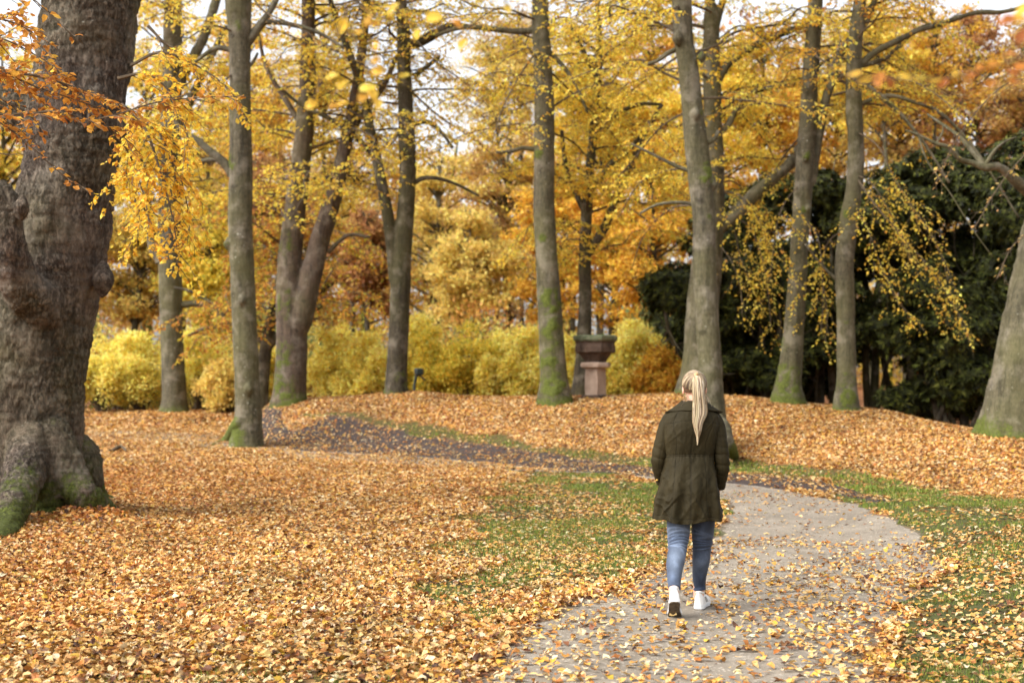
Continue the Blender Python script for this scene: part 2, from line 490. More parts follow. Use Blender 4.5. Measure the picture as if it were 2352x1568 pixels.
def mat_ground():
    m, nt, out = new_mat('woodland_floor'); k = NT(nt)
    tc = k.n('ShaderNodeNewGeometry').outputs['Position']
    a = k.n('ShaderNodeAttribute', attribute_name='Col'); sep = k.n('ShaderNodeSeparateColor'); k.l(a.outputs['Color'], sep.inputs[0])
    vo = k.n('ShaderNodeTexVoronoi'); vo.inputs['Scale'].default_value = 22; k.l(tc, vo.inputs['Vector'])
    sv = k.n('ShaderNodeSeparateColor'); k.l(vo.outputs['Color'], sv.inputs[0])
    leafc = k.ramp(sv.outputs[0], [(.0, srgb(82, 48, 30)), (.35, srgb(124, 78, 46)), (.65, srgb(158, 108, 68)), (1, srgb(186, 142, 98))])
    n = k.noise(7, 4, .6, tc)
    gc = k.ramp(k.noise(30, 4, .7, tc), [(.3, srgb(52, 50, 32)), (.5, srgb(76, 80, 40)), (.68, srgb(66, 56, 44))])
    c = k.mix(k.math('MULTIPLY', sep.outputs[0], k.ramp(n, [(.2, .7), (.5, 1)])), leafc, gc)
    sc_ = k.ramp(k.noise(26, 5, .7, tc), [(.3, srgb(52, 44, 42)), (.7, srgb(86, 76, 72))])
    c = k.mix(sep.outputs[1], c, sc_)
    c = k.mix(sep.outputs[2], c, k.ramp(k.noise(30, 5, .7, tc), [(.3, srgb(84, 74, 60)), (.7, srgb(132, 120, 102))]))
    p = k.n('ShaderNodeBsdfPrincipled', i_Roughness=.9); p.inputs['Specular IOR Level'].default_value = .2
    k.l(c, p.inputs['Base Color'])
    b = k.n('ShaderNodeBump'); b.inputs['Strength'].default_value = .8; b.inputs['Distance'].default_value = .03
    k.l(vo.outputs['Distance'], b.inputs['Height']); k.l(b.outputs[0], p.inputs['Normal'])
    k.l(p.outputs[0], out.inputs[0]); return m
gb = Buf(); gb.add(V, f4=f, col=cc)
ground = gb.build('ground', mat_ground()); tag(ground, kind='structure')

def strip_mesh(A, B, nacross, lift, edge=.0):
    t = np.linspace(0, 1, nacross)[None, :, None]
    P = A[:, None, :] * (1 - t) + B[:, None, :] * t
    z = terrain(P[..., 0], P[..., 1]) + lift
    z[:, 0] -= edge + lift; z[:, -1] -= edge + lift
    V = np.concatenate([P, z[..., None]], -1).reshape(-1, 3)
    n = len(A); i = np.arange(n - 1)[:, None]; j = np.arange(nacross - 1)[None, :]
    f = np.stack([i * nacross + j, i * nacross + j + 1, (i + 1) * nacross + j + 1, (i + 1) * nacross + j], -1).reshape(-1, 4)
    return V, f

def mat_path():
    m, nt, out = new_mat('fine_asphalt'); k = NT(nt)
    tc = k.n('ShaderNodeNewGeometry').outputs['Position']
    n1 = k.noise(1.1, 5, .6, tc, .3); n2 = k.noise(160, 3, .7, tc); n3 = k.noise(9, 5, .7, tc)
    c = k.ramp(n1, [(.3, srgb(116, 106, 92)), (.7, srgb(152, 141, 125))])
    c = k.mix(1.0, c, k.ramp(n3, [(.3, .8), (.65, 1.08)]), 'MULTIPLY')
    c = k.mix(1.0, c, k.ramp(n2, [(.32, .6), (.5, 1.0), (.72, 1.3)]), 'MULTIPLY')
    vo = k.n('ShaderNodeTexVoronoi'); vo.inputs['Scale'].default_value = 70; k.l(tc, vo.inputs['Vector'])
    sv = k.n('ShaderNodeSeparateColor'); k.l(vo.outputs['Color'], sv.inputs[0])
    c = k.mix(k.ramp(sv.outputs[0], [(.93, 0), (.95, .6)]), c, srgb(196, 186, 172))
    wet = k.ramp(k.noise(.55, 3, .5, tc), [(.56, 0), (.66, 1)])
    p = k.n('ShaderNodeBsdfPrincipled'); p.inputs['Specular IOR Level'].default_value = .35
    k.l(k.mix(k.math('MULTIPLY', wet, .25), c, srgb(70, 60, 52)), p.inputs['Base Color'])
    k.l(k.math('SUBTRACT', .88, k.math('MULTIPLY', wet, .25)), p.inputs['Roughness'])
    b = k.n('ShaderNodeBump'); b.inputs['Strength'].default_value = .5; b.inputs['Distance'].default_value = .006
    k.l(k.math('ADD', n2, n3), b.inputs['Height']); k.l(b.outputs[0], p.inputs['Normal'])
    k.l(p.outputs[0], out.inputs[0]); return m
V, f = strip_mesh(EL, ER, 15, .014, .01)
pb = Buf(); pb.add(V, f4=f); path = pb.build('path', mat_path()); tag(path, kind='structure')
V, f = strip_mesh(sd_, su, 13, .024, .012)
sb = Buf(); sb.add(V, f4=f)
msoil = mat_simple('damp_soil', srgb(48, 40, 38), srgb(80, 70, 66), 14, .9, .9, .2)
soil = sb.build('soil_track', msoil); tag(soil, kind='structure')

# ------------------------------------------------------------------ fallen leaves
M_LITTER = mat_leaf('dry_leaf', trans=.12, rough=.6, spot=.3)
PALE = [(245, 218, 172), (240, 200, 136), (230, 180, 106), (216, 158, 78), (188, 122, 58), (220, 176, 66), (128, 82, 50), (86, 56, 38)]
PALE_W = [3, 5, 5.5, 4.5, 3.2, 1.4, 1.8, .9]
RUST = [(204, 144, 72), (188, 120, 56), (164, 98, 46), (222, 170, 100), (230, 190, 130), (212, 154, 54), (112, 68, 40), (74, 46, 32)]
RUST_W = [5, 5, 3.5, 4, 2.5, 1.8, 2.2, 1]
rg = np.random.default_rng(11)

def scatter(D0, D1, lam, a0=-330, a1=2690):
    w = (a1 - a0) / F_PX
    n = int(lam * w * (D1 ** 2 - D0 ** 2) / 2)
    D = np.sqrt(rg.random(n) * (D1 ** 2 - D0 ** 2) + D0 ** 2)
    a = a0 + rg.random(n) * (a1 - a0)
    return (a - CX) / F_PX * D, D

def visible_mound(x, y):
    """far side of the mound is never seen: keep leaves there thin"""
    a = CX + F_PX * x / y
    R = np.interp(a, _PX, _R)
    return (y < R + 1.0) | (a < 620)

leafbufs = {'carpet': Buf(), 'path': Buf()}
def litter(D0, D1, lam, fine, Lm):
    x, y = scatter(D0, D1, lam)
    p, s, gl, gs, gr, st = zones(x, y)
    keep_p = np.ones(len(x))
    q = np.stack([x, y, np.zeros_like(x)], 1)
    cl = fbm(q * .8, 3, 31)                     # clumping on the path
    # on the path: drifts near the edges, thin in the middle
    dens_path = np.clip(.05 + .06 * cl, .015, .3)
    a = CX + F_PX * x / y
    right_drift = smooth((x - (1.35 + .10 * (y - 8))) / .7) * smooth((13.5 - y) / 4)
    dens_path += .12 * right_drift
    t = np.interp(y, EL[:360, 1], EL[:360, 0]); dl = x - t
    dens_path += (.10 * (1 - smooth(np.abs(dl) / .22)) + .03 * (1 - smooth(np.abs(dl) / .8))) * (y < 15)
    dens_path *= np.where(y > 14, .7, 1)
    dens_path += .38 * smooth((y - 25.5) / 2.5)
    pr_ = np.ones(len(x))
    pr_ = np.where(p, dens_path, pr_)
    pr_ = np.where(s, .09 + .06 * cl + np.where(y>31.5,.05,0), pr_)
    pr_ = np.where((gl > 0) & ~p, .16 + .15 * cl, pr_)
    pr_ = np.where((gs > 0) & (gl == 0) & ~p, .50 + .45 * cl, pr_)
    pr_ = np.where((gr > 0) & ~p, np.clip(.09 + .09 * cl + .12 * smooth((11 - y) / 3) + .15 * smooth((y - 19) / 5), .02, 1), pr_)
    pr_ = np.where((st > 0) & ~p & ~s, .10 + .08 * cl, pr_)
    pr_ = pr_
    keep = (rg.random(len(x)) < pr_) & visible_mound(x, y)
    keep &= ~((np.abs(x - 1.27) < .16) & (np.abs(y - 10.22) < .22))
    x, y, p, s = x[keep], y[keep], p[keep], s[keep]; full = pr_[keep] > .45
    n = len(x)
    z = terrain(x, y)
    e = .05
    gx_ = (terrain(x + e, y) - z) / e; gy_ = (terrain(x, y + e) - z) / e
    tilt = np.where(full, .36, .16)[:, None]
    nm = unit(np.stack([-gx_, -gy_, np.ones(n)], 1) + rg.normal(0, 1, (n, 3)) * tilt * [1, 1, .2])
    az = rg.random(n) * 2 * PI
    d = np.stack([np.cos(az), np.sin(az), np.zeros(n)], 1)
    d = unit(d - nm * (d * nm).sum(1)[:, None])
    L = Lm * np.clip(rg.normal(.95, .28, n), .4, 1.6); W = L * rg.uniform(.55, .78, n)
    zz = z + np.where(p, .018, np.where(s, .028, 0)) + np.where(full, rg.random(n) ** 1.5 * .045 + .004, rg.random(n) * .012 + .006)
    P = np.stack([x, y, zz], 1) - d * L[:, None] * .5
    # colour: rusty under the big beech and along the far edge, pale towards the path
    a = CX + F_PX * x / y
    q = np.stack([x, y, np.zeros_like(x)], 1)
    rust = .06 + smooth((900 - a) / 900) * .55 + smooth((y - 15) / 8) * .35 * (y < 29) + .22 * fbm(q * .4, 2, 41)
    rust = np.where(p | s, .12, rust); rust = np.where(y < 10, rust * .65, rust); rust = np.where(a > 1200, rust * .7, rust)
    rust = np.where((y > 29), .28 + .1 * cl[keep], rust)
    isr = rg.random(n) < rust
    C = pick(PALE, PALE_W, n, rg); C2 = pick(RUST, RUST_W, n, rg)
    C = np.where(isr[:, None], C2, C) * .80 * np.clip(1 + .16 * fbm(q * 1.1, 3, 43) + .10 * fbm(q * 5, 2, 44), .6, 1.3)[:, None]
    for key, mk in (('path', p | s), ('carpet', ~(p | s))):
        add_leaves(leafbufs[key], P[mk], d[mk], nm[mk], L[mk], W[mk], C[mk], fine=fine, rng=rg, curl=.3)
litter(4.6, 7.2, 1100, True, .055)
litter(7.2, 15, 2500, True, .053)
litter(15, 22, 1900, False, .055)
litter(22, 39, 1200, False, .064)
litter(39, 50, 420, False, .10)
# crumbs of broken leaf, grit and bud scales on the path
x, y = scatter(5, 24, 260); p_, s_, *_r = zones(x, y)
cl_ = fbm(np.stack([x, y, 0 * x], 1) * 1.6, 3, 33)
kp = (p_ | s_) & (rg.random(len(x)) < .35 + .6 * cl_); x, y = x[kp], y[kp]; n = len(x)
az = rg.random(n) * 2 * PI; d = np.stack([np.cos(az), np.sin(az), rg.normal(0, .15, n)], 1); nm = unit(np.array([0, 0, 1.]) + rg.normal(0, .3, (n, 3)))
L = rg.uniform(.006, .022, n)
add_leaves(leafbufs['path'], np.stack([x, y, terrain(x, y) + .019], 1), d, nm, L, L * rg.uniform(.15, .7, n), pick([(96, 66, 44), (62, 46, 36), (150, 112, 72), (180, 140, 96), (120, 110, 96)], [4, 3, 3, 2, 2], n, rg), rng=rg)
# drift of leaves between the roots of the big beech
n = 2600
x = rg.normal(-4.98, .34, n); y = 16.75 + rg.normal(0, .22, n)
z = terrain(x, y) + .16 * np.exp(-((x + 4.98) ** 2) / .16 - (y - 16.85) ** 2 / .1) * rg.random(n) ** .4 + .01
az = rg.random(n) * 2 * PI; nm = unit(np.array([0, -.25, 1.]) + rg.normal(0, .4, (n, 3)))
d = np.stack([np.cos(az), np.sin(az), np.zeros(n)], 1); d = unit(d - nm * (d * nm).sum(1)[:, None])
L = .07 * rg.uniform(.7, 1.2, n)
add_leaves(leafbufs['carpet'], np.stack([x, y, z], 1), d, nm, L, L * .66, pick(RUST, RUST_W, n, rg), fine=True, rng=rg, curl=.3)
o = leafbufs['carpet'].build('fallen_leaves', M_LITTER, smooth_=False)
tag(o, 'carpet of tan and rusty beech leaves covering the lawn and the mound', 'leaves', kind='stuff')
o = leafbufs['path'].build('fallen_leaves', M_LITTER, smooth_=False)
tag(o, 'pale fallen leaves strewn over the grey path and dark soil track', 'leaves', kind='stuff')

# ------------------------------------------------------------------ grass
def blades(D0, D1, lam, h0, w0, fn):
    x, y = scatter(D0, D1, lam)
    p, s, gl, gs, gr, st = zones(x, y)
    q = np.stack([x, y, np.zeros_like(x)], 1)
    c1 = fbm(q * 1.7, 3, 51); c2 = fbm(q * 6, 2, 52)
    tuft = smooth((c1 + .5 * c2 + .35) / .6)
    pr_ = fn(gl, gs, gr, st, tuft, y) * (~p) * (~s)
    keep = rg.random(len(x)) < pr_
    x, y, tu = x[keep], y[keep], tuft[keep]; n = len(x)
    z = terrain(x, y) - .005
    az = rg.random(n) * 2 * PI; lean = rg.uniform(.1, .9, n)
    h = h0 * rg.uniform(.5, 1.3, n) * (.6 + .6 * tu); w = w0 * rg.uniform(.7, 1.3, n)
    d = np.stack([np.cos(az), np.sin(az)], 1); sx = np.stack([-d[:, 1], d[:, 0]], 1)
    B = np.stack([x, y, z], 1)
    def off(k_, side, hz):
        return B + np.c_[d * (h * lean * k_)[:, None] + sx * (w * side)[:, None], h * hz]
    V = np.stack([off(0, -.5, 0), off(0, .5, 0), off(.35, .4, .55), off(.35, -.4, .55), off(.95, 0, .95)], 1).reshape(-1, 3)
    k_ = np.arange(n)[:, None] * 5
    C = pick([(104, 124, 42), (126, 144, 54), (88, 104, 38), (144, 154, 70), (150, 140, 80)], [4, 4, 3, 2, 1], n, rg, .15)
    return V, k_ + np.array([[0, 1, 2, 3]]), k_ + np.array([[3, 2, 4]]), np.repeat(C, 5, 0)
gbuf = Buf()
fnear = lambda gl, gs, gr, st, t, y: np.clip(gl * (.1 + .95 * t) + gs * .9 * t * (1 - gl) + gr * (.2 + .7 * t), 0, 1)
for (D0, D1, lam, h, w) in ((6.5, 12, 2600, .038, .0034), (12, 18, 1500, .042, .005), (18, 27, 800, .045, .009)):
    V, a4, a3, C = blades(D0, D1, lam, h, w, fnear); gbuf.add(V, f4=a4, f3=a3, col=C)
V, a4, a3, C = blades(20, 38, 420, .05, .018, lambda gl, gs, gr, st, t, y: np.clip(st * (.3 + .6 * t), 0, 1)); gbuf.add(V, f4=a4, f3=a3, col=C * 1.15)
V, a4, a3, C = blades(8, 27, 60, .06, .005, lambda gl, gs, gr, st, t, y: np.clip((t > .93) * .5, 0, 1)); gbuf.add(V, f4=a4, f3=a3, col=C)
M_GRASS = mat_leaf('grass_blade', trans=.35, rough=.5, spot=.2)
o = gbuf.build('grass', M_GRASS, smooth_=False); tag(o, 'short green grass between the fallen leaves beside the path', 'grass', kind='stuff')

# ------------------------------------------------------------------ trees
M_BARK = mat_bark('beech_bark', srgb(68, 63, 48), srgb(102, 95, 76), fine=1.0, lichen=.75, bump=.45)
M_BARKD = mat_bark('dark_bark', srgb(50, 44, 34), srgb(82, 74, 58), fine=1.2, lichen=.3, bump=.7, vert=.18)
M_BARKR = mat_bark('ridged_bark', srgb(64, 52, 42), srgb(104, 88, 74), fine=1.3, lichen=.2, bump=.8, vert=.12)
M_BIG = mat_bark('old_beech_bark', srgb(66, 55, 46), srgb(124, 108, 94), fine=1.7, lichen=.5, bump=.9, crack=.75, vert=.3)
M_TWIG = mat_simple('twig_bark', srgb(70, 58, 46), srgb(104, 92, 74), 12, .85, .4, .2)
M_LEAF = mat_leaf('autumn_leaf', trans=.5, rough=.5, spot=.22)
M_RHODO = mat_leaf('evergreen_leaf', trans=.15, rough=.75, spot=.2)

YEL = [(251, 228, 106), (246, 216, 84), (238, 202, 72), (228, 182, 66), (208, 152, 60), (214, 206, 92)]
YEL_W = [5, 6, 5, 2.5, 1, 1]
GOLD = [(244, 209, 86), (236, 194, 72), (228, 176, 66), (210, 152, 60), (184, 126, 56)]
GOLD_W = [4, 5, 5, 3, 1.5]
TAN = [(222, 192, 122), (208, 172, 102), (192, 150, 90), (218, 192, 98), (160, 122, 82)]
TAN_W = [3, 4, 3, 3, 2]
LIME = [(232, 214, 92), (240, 212, 84), (214, 202, 84), (236, 196, 72), (172, 174, 76)]
LIME_W = [4, 5, 3, 3, 1]
ORNG = [(222, 172, 92), (212, 156, 80), (192, 132, 72), (228, 190, 90), (162, 112, 66)]
ORNG_W = [4, 5, 3, 3, 1.5]

def remeshed(parts, voxel, sm=3):
    b = Buf()
    for P, R, n in parts: 
        # closed tubes
        P = np.asarray(P); R = np.asarray(R)
        T, U, W = frames(P); th = np.arange(n) / n * 2 * PI
        N = U[:, None] * np.cos(th)[None, :, None] + W[:, None] * np.sin(th)[None, :, None]
        V = (P[:, None] + N * R[:, None, None]).reshape(-1, 3); K = len(P)
        i = np.arange(K - 1)[:, None]; j = np.arange(n)[None, :]; j2 = (j + 1) % n
        f = np.stack([i * n + j, i * n + j2, (i + 1) * n + j2, (i + 1) * n + j], -1).reshape(-1, 4)
        V = np.vstack([V, P[:1], P[-1:]]); jj = np.arange(n)
        f3 = np.vstack([np.stack([(jj + 1) % n, jj, np.full(n, K * n)], -1), np.stack([(K - 1) * n + jj, (K - 1) * n + (jj + 1) % n, np.full(n, K * n + 1)], -1)])
        b.add(V, f4=f, f3=f3)
    o = b.build('tmp', [])
    return bake_remesh(o, voxel, sm)

def bake_remesh(o, voxel, sm):
    m = o.modifiers.new('r', 'REMESH'); m.mode = 'VOXEL'; m.voxel_size = voxel; m.use_smooth_shade = True
    if sm:
        s_ = o.modifiers.new('s', 'SMOOTH'); s_.iterations = sm; s_.factor = .5
    dg = bpy.context.evaluated_depsgraph_get()
    me = bpy.data.meshes.new_from_object(o.evaluated_get(dg))
    old = o.data; bpy.data.objects.remove(o); bpy.data.meshes.remove(old)
    n = len(me.vertices); V = np.empty(n * 3, np.float32); me.vertices.foreach_get('co', V); V = V.reshape(-1, 3).astype(float)
    N = np.empty(n * 3, np.float32); me.vertices.foreach_get('normal', N); N = N.reshape(-1, 3).astype(float)
    nf = len(me.polygons); ls = np.empty(nf, np.int32); lt = np.empty(nf, np.int32)
    me.polygons.foreach_get('loop_start', ls); me.polygons.foreach_get('loop_total', lt)
    lv = np.empty(len(me.loops), np.int32); me.loops.foreach_get('vertex_index', lv)
    f4 = lv[ls[lt == 4][:, None] + np.arange(4)]; f3 = lv[ls[lt == 3][:, None] + np.arange(3)]
    bpy.data.meshes.remove(me)
    return V, N, f4, f3

def px_poly(pts, D):
    """pts: (px, py, width px[, depth offset]) -> points, radii"""
    P, R = [], []
    for q in pts:
        d = D + (q[3] if len(q) > 3 else 0)
        P.append(at(q[0], q[1], d)); R.append(q[2] * d / F_PX / 2)
    return np.array(P), np.array(R)

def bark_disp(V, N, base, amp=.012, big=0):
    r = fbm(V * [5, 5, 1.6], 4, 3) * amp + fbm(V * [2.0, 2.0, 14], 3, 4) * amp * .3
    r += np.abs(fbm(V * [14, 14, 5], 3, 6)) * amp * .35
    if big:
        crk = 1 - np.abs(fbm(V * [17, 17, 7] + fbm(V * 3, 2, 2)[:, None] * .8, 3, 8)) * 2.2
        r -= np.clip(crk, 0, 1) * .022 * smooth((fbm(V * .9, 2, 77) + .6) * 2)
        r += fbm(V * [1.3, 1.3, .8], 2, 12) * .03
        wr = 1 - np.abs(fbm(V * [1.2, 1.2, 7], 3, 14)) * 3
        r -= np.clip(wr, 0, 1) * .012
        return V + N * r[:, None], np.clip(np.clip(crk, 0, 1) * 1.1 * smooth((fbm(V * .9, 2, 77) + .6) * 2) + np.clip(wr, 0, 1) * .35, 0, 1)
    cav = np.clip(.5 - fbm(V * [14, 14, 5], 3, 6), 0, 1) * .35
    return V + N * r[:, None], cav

def make_trunk(root, pts, D, base, forks=(), voxel=.03, mossk=.5, patches=(), flare=1.0, amp=.012, mat=None, big=0, roots=(), seed=0, name='trunk', up=True, bumps=()):
    P, R = px_poly(pts, D); R = R * (.95 if big else .89)
    order = P[:, 2].argsort(); P, R = P[order], R[order]
    # go below the ground and above the frame
    P0 = P[0].copy(); P0[2] = base[2] - .35
    P = np.vstack([P0, P]); R = np.concatenate([[R[0] * 1.05], R])
    if up:
        t = P[-1] - P[-2]; t /= np.linalg.norm(t)
        P = np.vstack([P, P[-1] + t * 2.5, P[-1] + t * 5]); R = np.concatenate([R, [R[-1] * .8, R[-1] * .5]])
    P, R = resample(P, R, .1)
    h = np.clip(P[:, 2] - base[2], 0, None)
    R = R * (1 + .12 * flare * np.exp(-h / .22))
    parts = [(P, R, 28)]
    rg_ = random.Random(seed * 7 + 1)
    if flare:
        nr = 5 + seed % 2; ph = rg_.random() * 6
        r0 = R[np.argmin(np.abs(P[:, 2] - base[2]))] / 1.3
        for q in range(nr):
            a = ph + q * 2 * PI / nr + rg_.uniform(-.3, .3)
            L = r0 * rg_.uniform(.55, 1.15) * flare
            dv = np.array([math.cos(a), math.sin(a), 0])
            rp = [base + dv * r0 * .35 + [0, 0, r0 * 1.9], base + dv * r0 * .68 + [0, 0, r0 * .7], base + dv * (r0 * .75 + L * .35), base + dv * (r0 * .8 + L) ]
            rp = [np.array(z) for z in rp]
            for z in rp[2:]: z[2] = tz(z[0], z[1]) - r0 * .06
            rp[3][2] -= r0 * .3
            rr = [r0 * .36, r0 * .33, r0 * .24, r0 * .10]
            parts.append((*resample(rp, rr, .08), 12))
    for fk in forks:
        Pf, Rf = px_poly(fk, D); Rf = Rf * (.95 if big else .89)
        kk = np.argmin(np.abs(P[:, 2] - (Pf[0][2] - Rf[0] * 2.2)))
        Pf = np.vstack([P[kk], Pf]); Rf = np.concatenate([[Rf[0] * .5], Rf])
        if fk[-1][1] <= 5:
            t = Pf[-1] - Pf[-2]; t /= np.linalg.norm(t)
            Pf = np.vstack([Pf, Pf[-1] + t * 3]); Rf = np.append(Rf, Rf[-1] * .6)
        parts.append((*resample(Pf, Rf, .1), 20))
    for (Pr, Rr) in roots:
        kk = np.argmin(np.abs(P[:, 2] - (Pr[0][2] + Rr[0] * 1.6)))
        parts.append((*resample(np.vstack([P[kk], Pr]), [Rr[0] * .5] + list(Rr), .06), 16))
    for (px, py, w, dd) in bumps:
        c = at(px, py, D + dd); r = w * D / F_PX / 2
        parts.append((*resample([c + [0, 0, r * q] for q in (-1.5, -1.1, -.5, 0, .5, 1.1, 1.5)], [r * .1, r * .45, r * .85, r, r * .85, r * .45, r * .1], .03), 14))
    V, N, f4, f3 = remeshed(parts, voxel)
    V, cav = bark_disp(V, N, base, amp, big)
    h = V[:, 2] - terrain(V[:, 0], V[:, 1])
    moss = mossk * 1.3 * np.exp(-np.clip(h, 0, None) / .28) + .25 * fbm(V * 1.4, 2, seed) * (mossk > 0)
    for (px, py, r_px, st) in patches:
        c = at(px, py, D - .2); rr = r_px * D / F_PX
        d = np.sqrt((V[:, 0] - c[0]) ** 2 + (V[:, 2] - c[2]) ** 2 * .45)
        moss = np.maximum(moss, st * (1 - smooth(d / rr * .8 - .1)) * (.78 + .55 * fbm(V * 7, 3, 19)))
    for (Pr, Rr) in roots:
        Q, _ = resample(Pr, Rr, .15)
        d = np.min(np.linalg.norm(V[:, None, :] - Q[None, :, :], axis=2), 1) if len(V) * len(Q) < 6e7 else np.full(len(V), 9.)
        moss = np.maximum(moss, .85 * (1 - smooth((d - .12) / .2)))
    V = V + N * (np.clip(moss - .45, 0, 1) * (.02 + .03 * np.abs(fbm(V * 22, 3, 23))))[:, None]
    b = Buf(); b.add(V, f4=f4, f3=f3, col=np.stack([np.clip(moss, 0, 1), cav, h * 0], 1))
    return b.build(name, mat or M_BARK, root, loc=None)

def bough(buf, poly, r0, rng, sub=1.1, step=.15, leaf=.085, per_m=20, pal=YEL, palw=YEL_W, start=.25, r1=.008, droop=.25, fine=False, wood=1, mat_leaf_=1, wood_tube=True, sparse=1.0, var=.12, sub2=True, rise=0):
    P, R = resample(poly, np.linspace(r0, r1, len(poly)), step * .6)
    if wood_tube: tube(buf, P, R, 7 if r0 > .03 else 5, mat=0)
    T = unit(np.gradient(P, axis=0))
    L = np.concatenate([[0], np.cumsum(np.linalg.norm(np.diff(P, axis=0), axis=1))]); tot = L[-1]
    s = start * tot; side = 1
    LP, LD, LN = [], [], []
    while s < tot:
        i = min(len(P) - 1, np.searchsorted(L, s)); t = T[i]; p = P[i]
        side = -side
        perp = np.cross(t, [0, 0, 1.0]); nn = np.linalg.norm(perp)
        perp = perp / nn if nn > .2 else unit(np.array([rng.normal(), rng.normal(), 0]))
        frac = (s / tot)
        ln = sub * rng.uniform(.5, 1.15) * (1.1 - .65 * frac)
        d0 = unit(t * rng.uniform(.4, .9) + perp * side * rng.uniform(.6, 1.1) + np.array([0, 0, rng.normal(rise, .22)]))
        n_ = 5
        tt = np.linspace(0, 1, n_)[:, None]
        Q = p + d0 * ln * tt + np.array([0, 0, -1.0]) * droop * ln * tt ** 2 + rng.normal(0, .03 * ln, (n_, 3)) * tt
        tube(buf, Q, np.linspace(max(.005, R[i] * .35), .002, n_), 3, mat=0, cap=False)
        segs = [(Q, ln)]
        if sub2 and ln > .35:
            for q in range(int(ln / .28)):
                u = rng.uniform(.2, .9); ii = int(u * (n_ - 1)); pp = Q[ii] + (Q[ii + 1] - Q[ii]) * (u * (n_ - 1) - ii)
                tq = unit(Q[ii + 1] - Q[ii]); pq = np.cross(tq, [0, 0, 1.0]); pq = unit(pq) * (1 if q % 2 else -1)
                l2 = ln * rng.uniform(.25, .5)
                d2 = unit(tq * .6 + pq * rng.uniform(.6, 1) + [0, 0, rng.normal(-.05, .2)])
                t2 = np.linspace(0, 1, 4)[:, None]
                Q2 = pp + d2 * l2 * t2 + np.array([0, 0, -1.0]) * droop * l2 * t2 ** 2
                tube(buf, Q2, np.linspace(.004, .0015, 4), 3, mat=0, cap=False)
                segs.append((Q2, l2))
        for Qs, l_ in segs:
            m = rng.poisson(l_ * per_m * sparse)
            if m == 0: continue
            u = rng.random(m) ** .8 * (len(Qs) - 1.001); ii = u.astype(int); fr = (u - ii)[:, None]
            pp = Qs[ii] * (1 - fr) + Qs[ii + 1] * fr
            tq = unit(Qs[ii + 1] - Qs[ii]); pq = unit(np.cross(tq, [0, 0, 1.0]))
            sd2 = np.where(rng.random(m) < .5, 1, -1)[:, None]
            dl = unit(tq * .55 + pq * sd2 * .8 + rng.normal(0, .28, (m, 3)) + [0, 0, -.12])
            LP.append(pp + dl * .012); LD.append(dl)
            LN.append(unit(np.array([0, 0, 1.]) + rng.normal(0, .38, (m, 3))))
        s += step * rng.uniform(.7, 1.3)
    if LP:
        LP = np.vstack(LP); LD = np.vstack(LD); LN = np.vstack(LN); m = len(LP)
        Ls = leaf * rng.uniform(.65, 1.2, m)
        C = pick(pal, palw, m, rng, var)
        add_leaves(buf, LP, LD, LN, Ls, Ls * rng.uniform(.55, .72, m), C, fine=fine, mat=mat_leaf_, rng=rng, curl=.2)

def crown(buf, axis, rng, zlo, zhi, n, Lr=(2.2, 4.2), pal=YEL, palw=YEL_W, leaf=.09, per_m=17, upang=(.1, .7), r0=.035, droop=.3, azr=None, sub=1.3, step=.17):
    """boughs leaving the stem between zlo and zhi"""
    P = np.asarray(axis)
    n = int(n * 1.7); per_m = per_m * 1.3
    for q in range(n):
        z = zlo + (zhi - zlo) * (q + rng.random()) / n
        x = np.interp(z, P[:, 2], P[:, 0]); y = np.interp(z, P[:, 2], P[:, 1])
        az = rng.uniform(*(azr or (0, 2 * PI))); L = rng.uniform(*Lr)
        e = rng.uniform(*upang)
        d = np.array([math.cos(az) * math.cos(e), math.sin(az) * math.cos(e), math.sin(e)])
        t = np.linspace(0, 1, 6)[:, None]
        wob = rng.normal(0, .09 * L, (6, 3)) * t * [1, 1, .5]
        Q = np.array([x, y, z]) + d * L * t + np.array([0, 0, -1.]) * (L * rng.uniform(.25, .6)) * t ** 2.2 + wob
        bough(buf, Q, r0 * rng.uniform(.7, 1.2), rng, sub=sub, step=step, leaf=leaf, per_m=per_m, pal=pal, palw=palw, droop=droop, start=.15)

